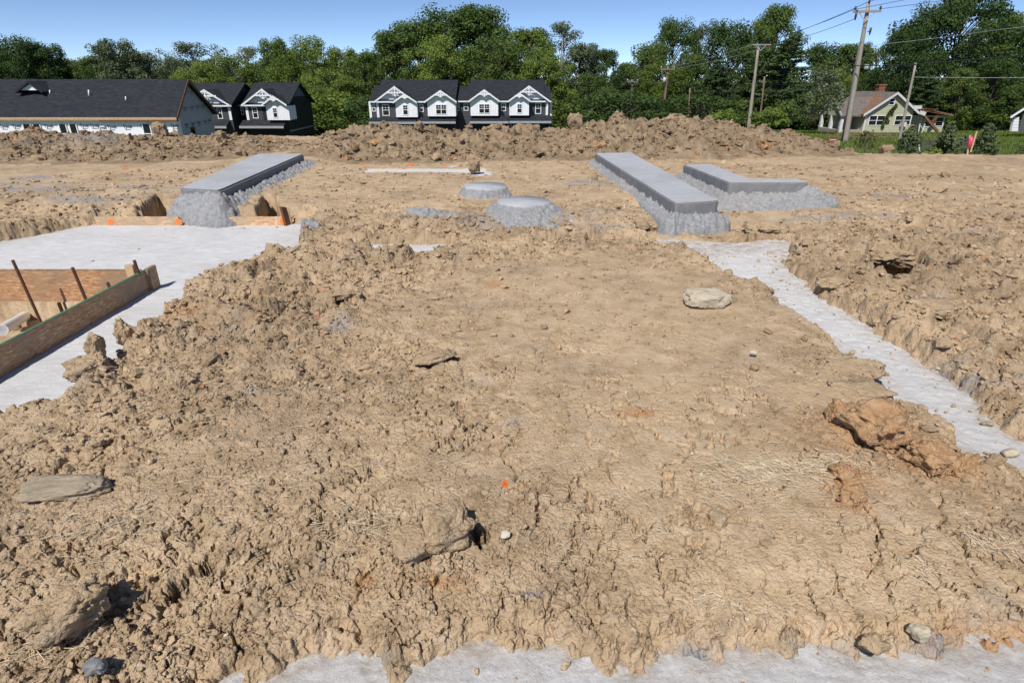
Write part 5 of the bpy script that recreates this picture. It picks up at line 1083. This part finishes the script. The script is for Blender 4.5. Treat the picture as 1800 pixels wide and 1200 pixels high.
for args in [
 ('d',2,-60,70,118,'dark broad tree just outside the left edge','leafC',1.0), ('d',2,22,66,118,'dark green tree at the far left edge behind the long roof','leafC',.8), ('d',3,72,76,122,'narrow dark tree second from the left edge','leafC',.8),
 ('d',1,118,104,128,'lower green tree between the dark left trees and the tall grey green one','leafB',1.1), ('d',1,160,100,124,'green tree left of the tall grey green tree above the long roof','leafB',1.0), ('d',3,197,70,120,'tall grey green tree above the middle of the long roof','leafD',.95), ('d',1,243,92,122,'grey green tree directly right of the tall one above the long roof','leafD',.9),
 ('s',0,277,84,125,'thin pale half bare tree leaning by the sky gap on the left','leafD',1.0), ('d',0,300,124,135,'low green tree filling the sky gap on the left','leafB',1.1), ('s',1,335,74,128,'pale sparse tree just right of the left sky gap','leafD',1.2), ('s',0,378,76,130,'pale sparse tree above the gables of the left houses','leafD',1.1),
 ('d',0,350,108,120,'yellow green tree behind the gable end of the long house','leafA',1.0), ('d',0,400,96,121,'bright green tree behind the left gabled houses','leafA',1.0), ('s',1,430,82,124,'pale thin tree right of the left gabled houses roof','leafD',1.0), ('d',3,484,68,120,'grey green slender tree above the right end of the left houses','leafB',.75),
 ('d',0,540,62,117,'tall bright yellow green tree right of the left houses','leafA',.85), ('d',0,500,100,114,'bright low tree behind the end wall of the left houses','leafA',.9), ('d',3,598,84,118,'bright green tree left of the middle houses','leafA',.9), ('d',1,635,94,112,'mid green tree touching the left end of the middle houses','leafB',.9), ('d',0,575,120,108,'low bright green tree in the gap between the two groups of houses','leafA',1.1),
 ('d',1,690,55,118,'tall green tree at the left shoulder of the big clump','leafB',1.0), ('d',3,735,36,120,'tall green tree left of the top of the big clump','leafB',1.1), ('d',2,792,14,124,'highest tree of the big clump left of centre','leafB',1.1), ('d',1,845,14,125,'highest tree of the big clump behind the middle houses','leafB',1.05), ('d',0,770,60,114,'bright green tree in front of the big clump above the left roof','leafA',.9),
 ('s',0,882,26,128,'pale twiggy tree at the right top of the big clump','leafD',1.1), ('d',0,870,62,113,'bright green tree in front of the big clump above the right roof','leafB',1.0), ('d',1,930,50,117,'green tree at the right shoulder of the big clump','leafA',1.0), ('s',1,992,38,118,'tall open crowned pale tree right of the middle houses','leafD',1.1), ('d',0,955,84,110,'bright green tree at the right end of the middle houses','leafA',.9),
 ('d',3,1022,76,114,'grey green tree under the open crowned tree','leafD',.9), ('d',1,1066,88,116,'round dark crowned tree left of the sky notch','leafC',.8), ('d',2,1040,130,106,'low dark green tree behind the leftmost pole','leafB',1.0), ('d',1,1105,112,124,'low green tree inside the sky notch','leafB',.9),
 ('d',2,1150,78,120,'green tree right of the sky notch','leafB',.9), ('d',2,1188,34,124,'tall dark tree behind the brown utility pole','leafC',.75), ('s',1,1225,48,126,'first pale sparse tree right of the dark tall tree','leafD',.9), ('s',0,1252,32,126,'second pale sparse tree, taller, left of the dark round tree','leafD',.8), ('d',0,1165,110,112,'bright green tree behind the brown utility pole','leafA',1.1), ('d',1,1215,96,112,'green tree left of the lower pine','leafB',1.0),
 ('d',2,1290,40,122,'dark round tree between the sparse trees and the tall pine','leafC',.9), ('d',1,1372,10,120,'tall tree with round bright top rising behind the pine','leafB',.65), ('d',1,1345,34,121,'left lobe tree behind the tall pine','leafB',.6),
 ('p',0,1392,58,104,'tall dark pine behind the pole with crossarm',None,1.35), ('p',1,1268,105,108,'lower dark pine left of the pole with crossarm',None,1.3), ('p',1,1330,95,110,'dark pine directly behind the bare dark pole',None,1.1),
 ('d',2,1450,78,124,'dark tree filling behind the light leaved tree','leafC',.9), ('d',1,1502,78,120,'green tree left of the tallest pole','leafB',1.0), ('s',1,1520,74,122,'pale thin tree touching the tallest pole','leafD',.6), ('d',0,1548,82,122,'green tree right of the tallest pole','leafB',1.0), ('d',0,1475,120,112,'low bright tree left of the old house roof','leafA',.9), ('d',2,1545,125,108,'dark tree behind the chimney of the old house','leafC',1.1),
 ('d',2,1604,52,104,'dark tree at the left flank of the huge right tree','leafC',.8), ('d',2,1655,6,106,'huge dense dark green tree, left half, at the right','leafC',.8), ('d',2,1712,-30,108,'huge dense dark green tree running out of the top at the right','leafC',.85), ('p',0,1640,120,98,'dark conifer behind the collapsed addition',None,1.0),
 ('d',1,1700,120,99,'green tree below the huge tree right of the old house','leafB',1.0), ('d',3,1762,30,116,'lighter twiggy tree right of the huge tree','leafB',.9), ('d',3,1800,20,118,'lighter twiggy tree at the right edge','leafB',.9), ('d',2,1760,105,100,'dark tree behind the shed at the right','leafC',1.1), ('d',1,1840,60,104,'dark tree just outside the right edge','leafC',1.1), ('d',1,1790,150,97,'low green tree behind the shed roof','leafB',1.3), ('d',1,1590,130,103,'low green tree behind the gable of the old house','leafB',1.0)]: T(*args)
for k, n_ in enumerate('first second third fourth fifth sixth seventh eighth ninth tenth eleventh twelfth thirteenth fourteenth'.split()):
    T('d', k % 4, -70+k*56, 108+12*math.sin(k*2.3), 140, n_+' tree from the left in the low back row of the wood', ('leafB','leafA','leafB','leafC')[k % 4], 1.45)
# understorey filling below the crowns
o = tree_decid(501, 8, 13, 5200, .42, low=.05, mat='leafB'); first = True
OVER = [(0,'left edge of the long house'),(330,'long unfinished house'),(560,'left gabled houses'),(650,'gap beside the middle houses'),(970,'middle houses'),(1100,'leftmost utility pole'),(1260,'brown utility pole'),(1450,'pines'),(1560,'tallest pole'),(1680,'old green house'),(3000,'right meadow')]
HUE = {'leafA':'bright','leafB':'green','leafC':'dark'}; SEEN = {}
for k, px in enumerate(range(-90, 1930, 62)):
    mt_ = random.choice(['leafA','leafB','leafC','leafC']); pl_ = [n for q, n in OVER if px <= q][0]; lb = f'{HUE[mt_]} low bush below the trees behind the {pl_}'; SEEN[lb] = SEEN.get(lb, 0)+1; lb += ['', ', second one', ', third', ', fourth', ', fifth one'][SEEN[lb]-1]
    c = place(o, px+random.uniform(-15, 15), random.uniform(163, 182), random.uniform(100, 109), 8.0, lb, first, M[mt_], 1.6); first = False; c.name = 'bush' if k == 0 else 'bush.%03d' % k; c['category'] = 'bush'; c['group'] = 'bushes at the foot of the wood'
# light leaved tree, shrubs, cedars on the right
def small(px, pt, pb, Y, W, n, leaf, mt, label, cat, nm, seed, cone=False):
    b_ = at(px, pb, Y); H = at(px, pt, Y).z-b_.z; r = np.random.default_rng(seed); t = empty(nm, b_, label, cat); m = MB(); cl = []; rd = []
    m.tube([b_-Vector((0,0,.5)), b_+Vector((.05*H,0,H*.5)), b_+Vector((.08*H,0,H*.93))], [.03*H**.6, .02*H**.6, .006], 6)
    for i in range(26 if not cone else 34):
        f = .1+.87*r.random(); a = r.random()*6.28; pr = (math.sin(math.pi*f**.8)**.6 if not cone else (1.08-f)*.9+.08); q = W/2*pr*(.3+.7*r.random()); c = b_+Vector((math.cos(a)*q+.08*H*f, math.sin(a)*q, H*f)); cl.append(c[:]); s_ = W*(.11 if not cone else .09)*(.7+.6*r.random()); rd.append((s_, s_, s_*(.9 if not cone else 1.8))); m.tube([b_+Vector((.06*H*f, 0, max(0, H*f-q*.8))), c], [.012*H**.6, .004], 4, False)
    m.build('trunk', M['bark'], t, True); V, Fq = leafcloud(np.array(cl), np.array(rd), n, leaf, .3, seed, 1.0 if not cone else 1.6); npmesh('crown', V, Fq, M[mt], t)
small(1424,118,214,84,7.5,3000,.30,'leafD','slender pale leaved tree left of the old house','tree','young_tree',601)
small(1350,192,222,70,4.0,1500,.28,'leafA','green shrub at the foot of the bare dark pole','shrub','shrub',602); small(1275,196,215,80,4,1000,.28,'leafA','green shrub behind the heap left of the pole by the pine','shrub','shrub',603); small(1372,180,222,74,4.5,1700,.26,'leafB','green shrub right of the bare dark pole','shrub','shrub',604)
small(1520,232,262,30,1.3,500,.10,'leafY','yellowish shrub at the heap foot below the gable of the old house','shrub','shrub',605)
small(1590,226,272,32,1.6,1700,.10,'cedar','small feathery cedar right of the shorter grey pole','cedar','cedar',606,True); small(1655,220,276,32,1.9,2000,.10,'cedar','bushiest feathery cedar in the middle of the fence','cedar','cedar',607,True)
small(1718,224,276,30,1.8,1800,.10,'cedar','feathery cedar directly right of the pink ribbon stake','cedar','cedar',608,True); small(1795,250,296,26,1.4,1100,.09,'cedar','small cedar cut off by the right edge','cedar','cedar',609,True); small(1632,262,284,30,1.4,900,.10,'leafA','low green shrub left of the bushiest cedar','shrub','shrub',610)
# ivy on the old house
iv = [fo.p(u, v, -.12)[:] for u, v in ((735,410),(715,430),(695,455),(675,475),(660,500),(645,530),(630,560),(622,585),(665,540),(700,470))]
V, Fq = leafcloud(np.array(iv), np.full((10, 3), .28)*np.array([1,.3,1.2]), 500, .22, .2, 5); oh = bpy.data.objects['old_house']; npmesh('climbing_ivy', V, Fq, M['leafB'], oh)
# rough grass near plot edge
def grassbelt(n, xr_, yr_, hgt, name, label):
    xs = rng.uniform(*xr_, n); ys = rng.uniform(*yr_, n); bb_ = blobsum(xs, ys, [(46, 80, 12, 5), (58, 66, 30, 1.6), (40,70,8,4)], .4, 3); k_ = rng.random(n) > bb_*1.3; xs, ys = xs[k_], ys[k_]; n = len(xs); zs = land_z(xs, ys); a = rng.random(n)*np.pi; l = hgt*(.5+rng.random(n)); lx, ly = rng.normal(0, .3, n)*l, rng.normal(0, .3, n)*l; wd_ = .012+.0006*ys
    p = np.stack([xs, ys, zs], 1); dx = np.stack([np.cos(a)*wd_, np.sin(a)*wd_, np.zeros(n)], 1); tip = p+np.stack([lx, ly, l], 1)
    V = np.stack([p-dx, p+dx, tip], 1).reshape(-1, 3); o = npmesh(name, V, np.arange(3*n).reshape(n, 3), M['leafA']); tag(o, label, 'grass', kind='stuff')
grassbelt(90000, (8, 75), (22, 95), .20, 'meadow_grass', 'tall green grass of the meadow around the old house')
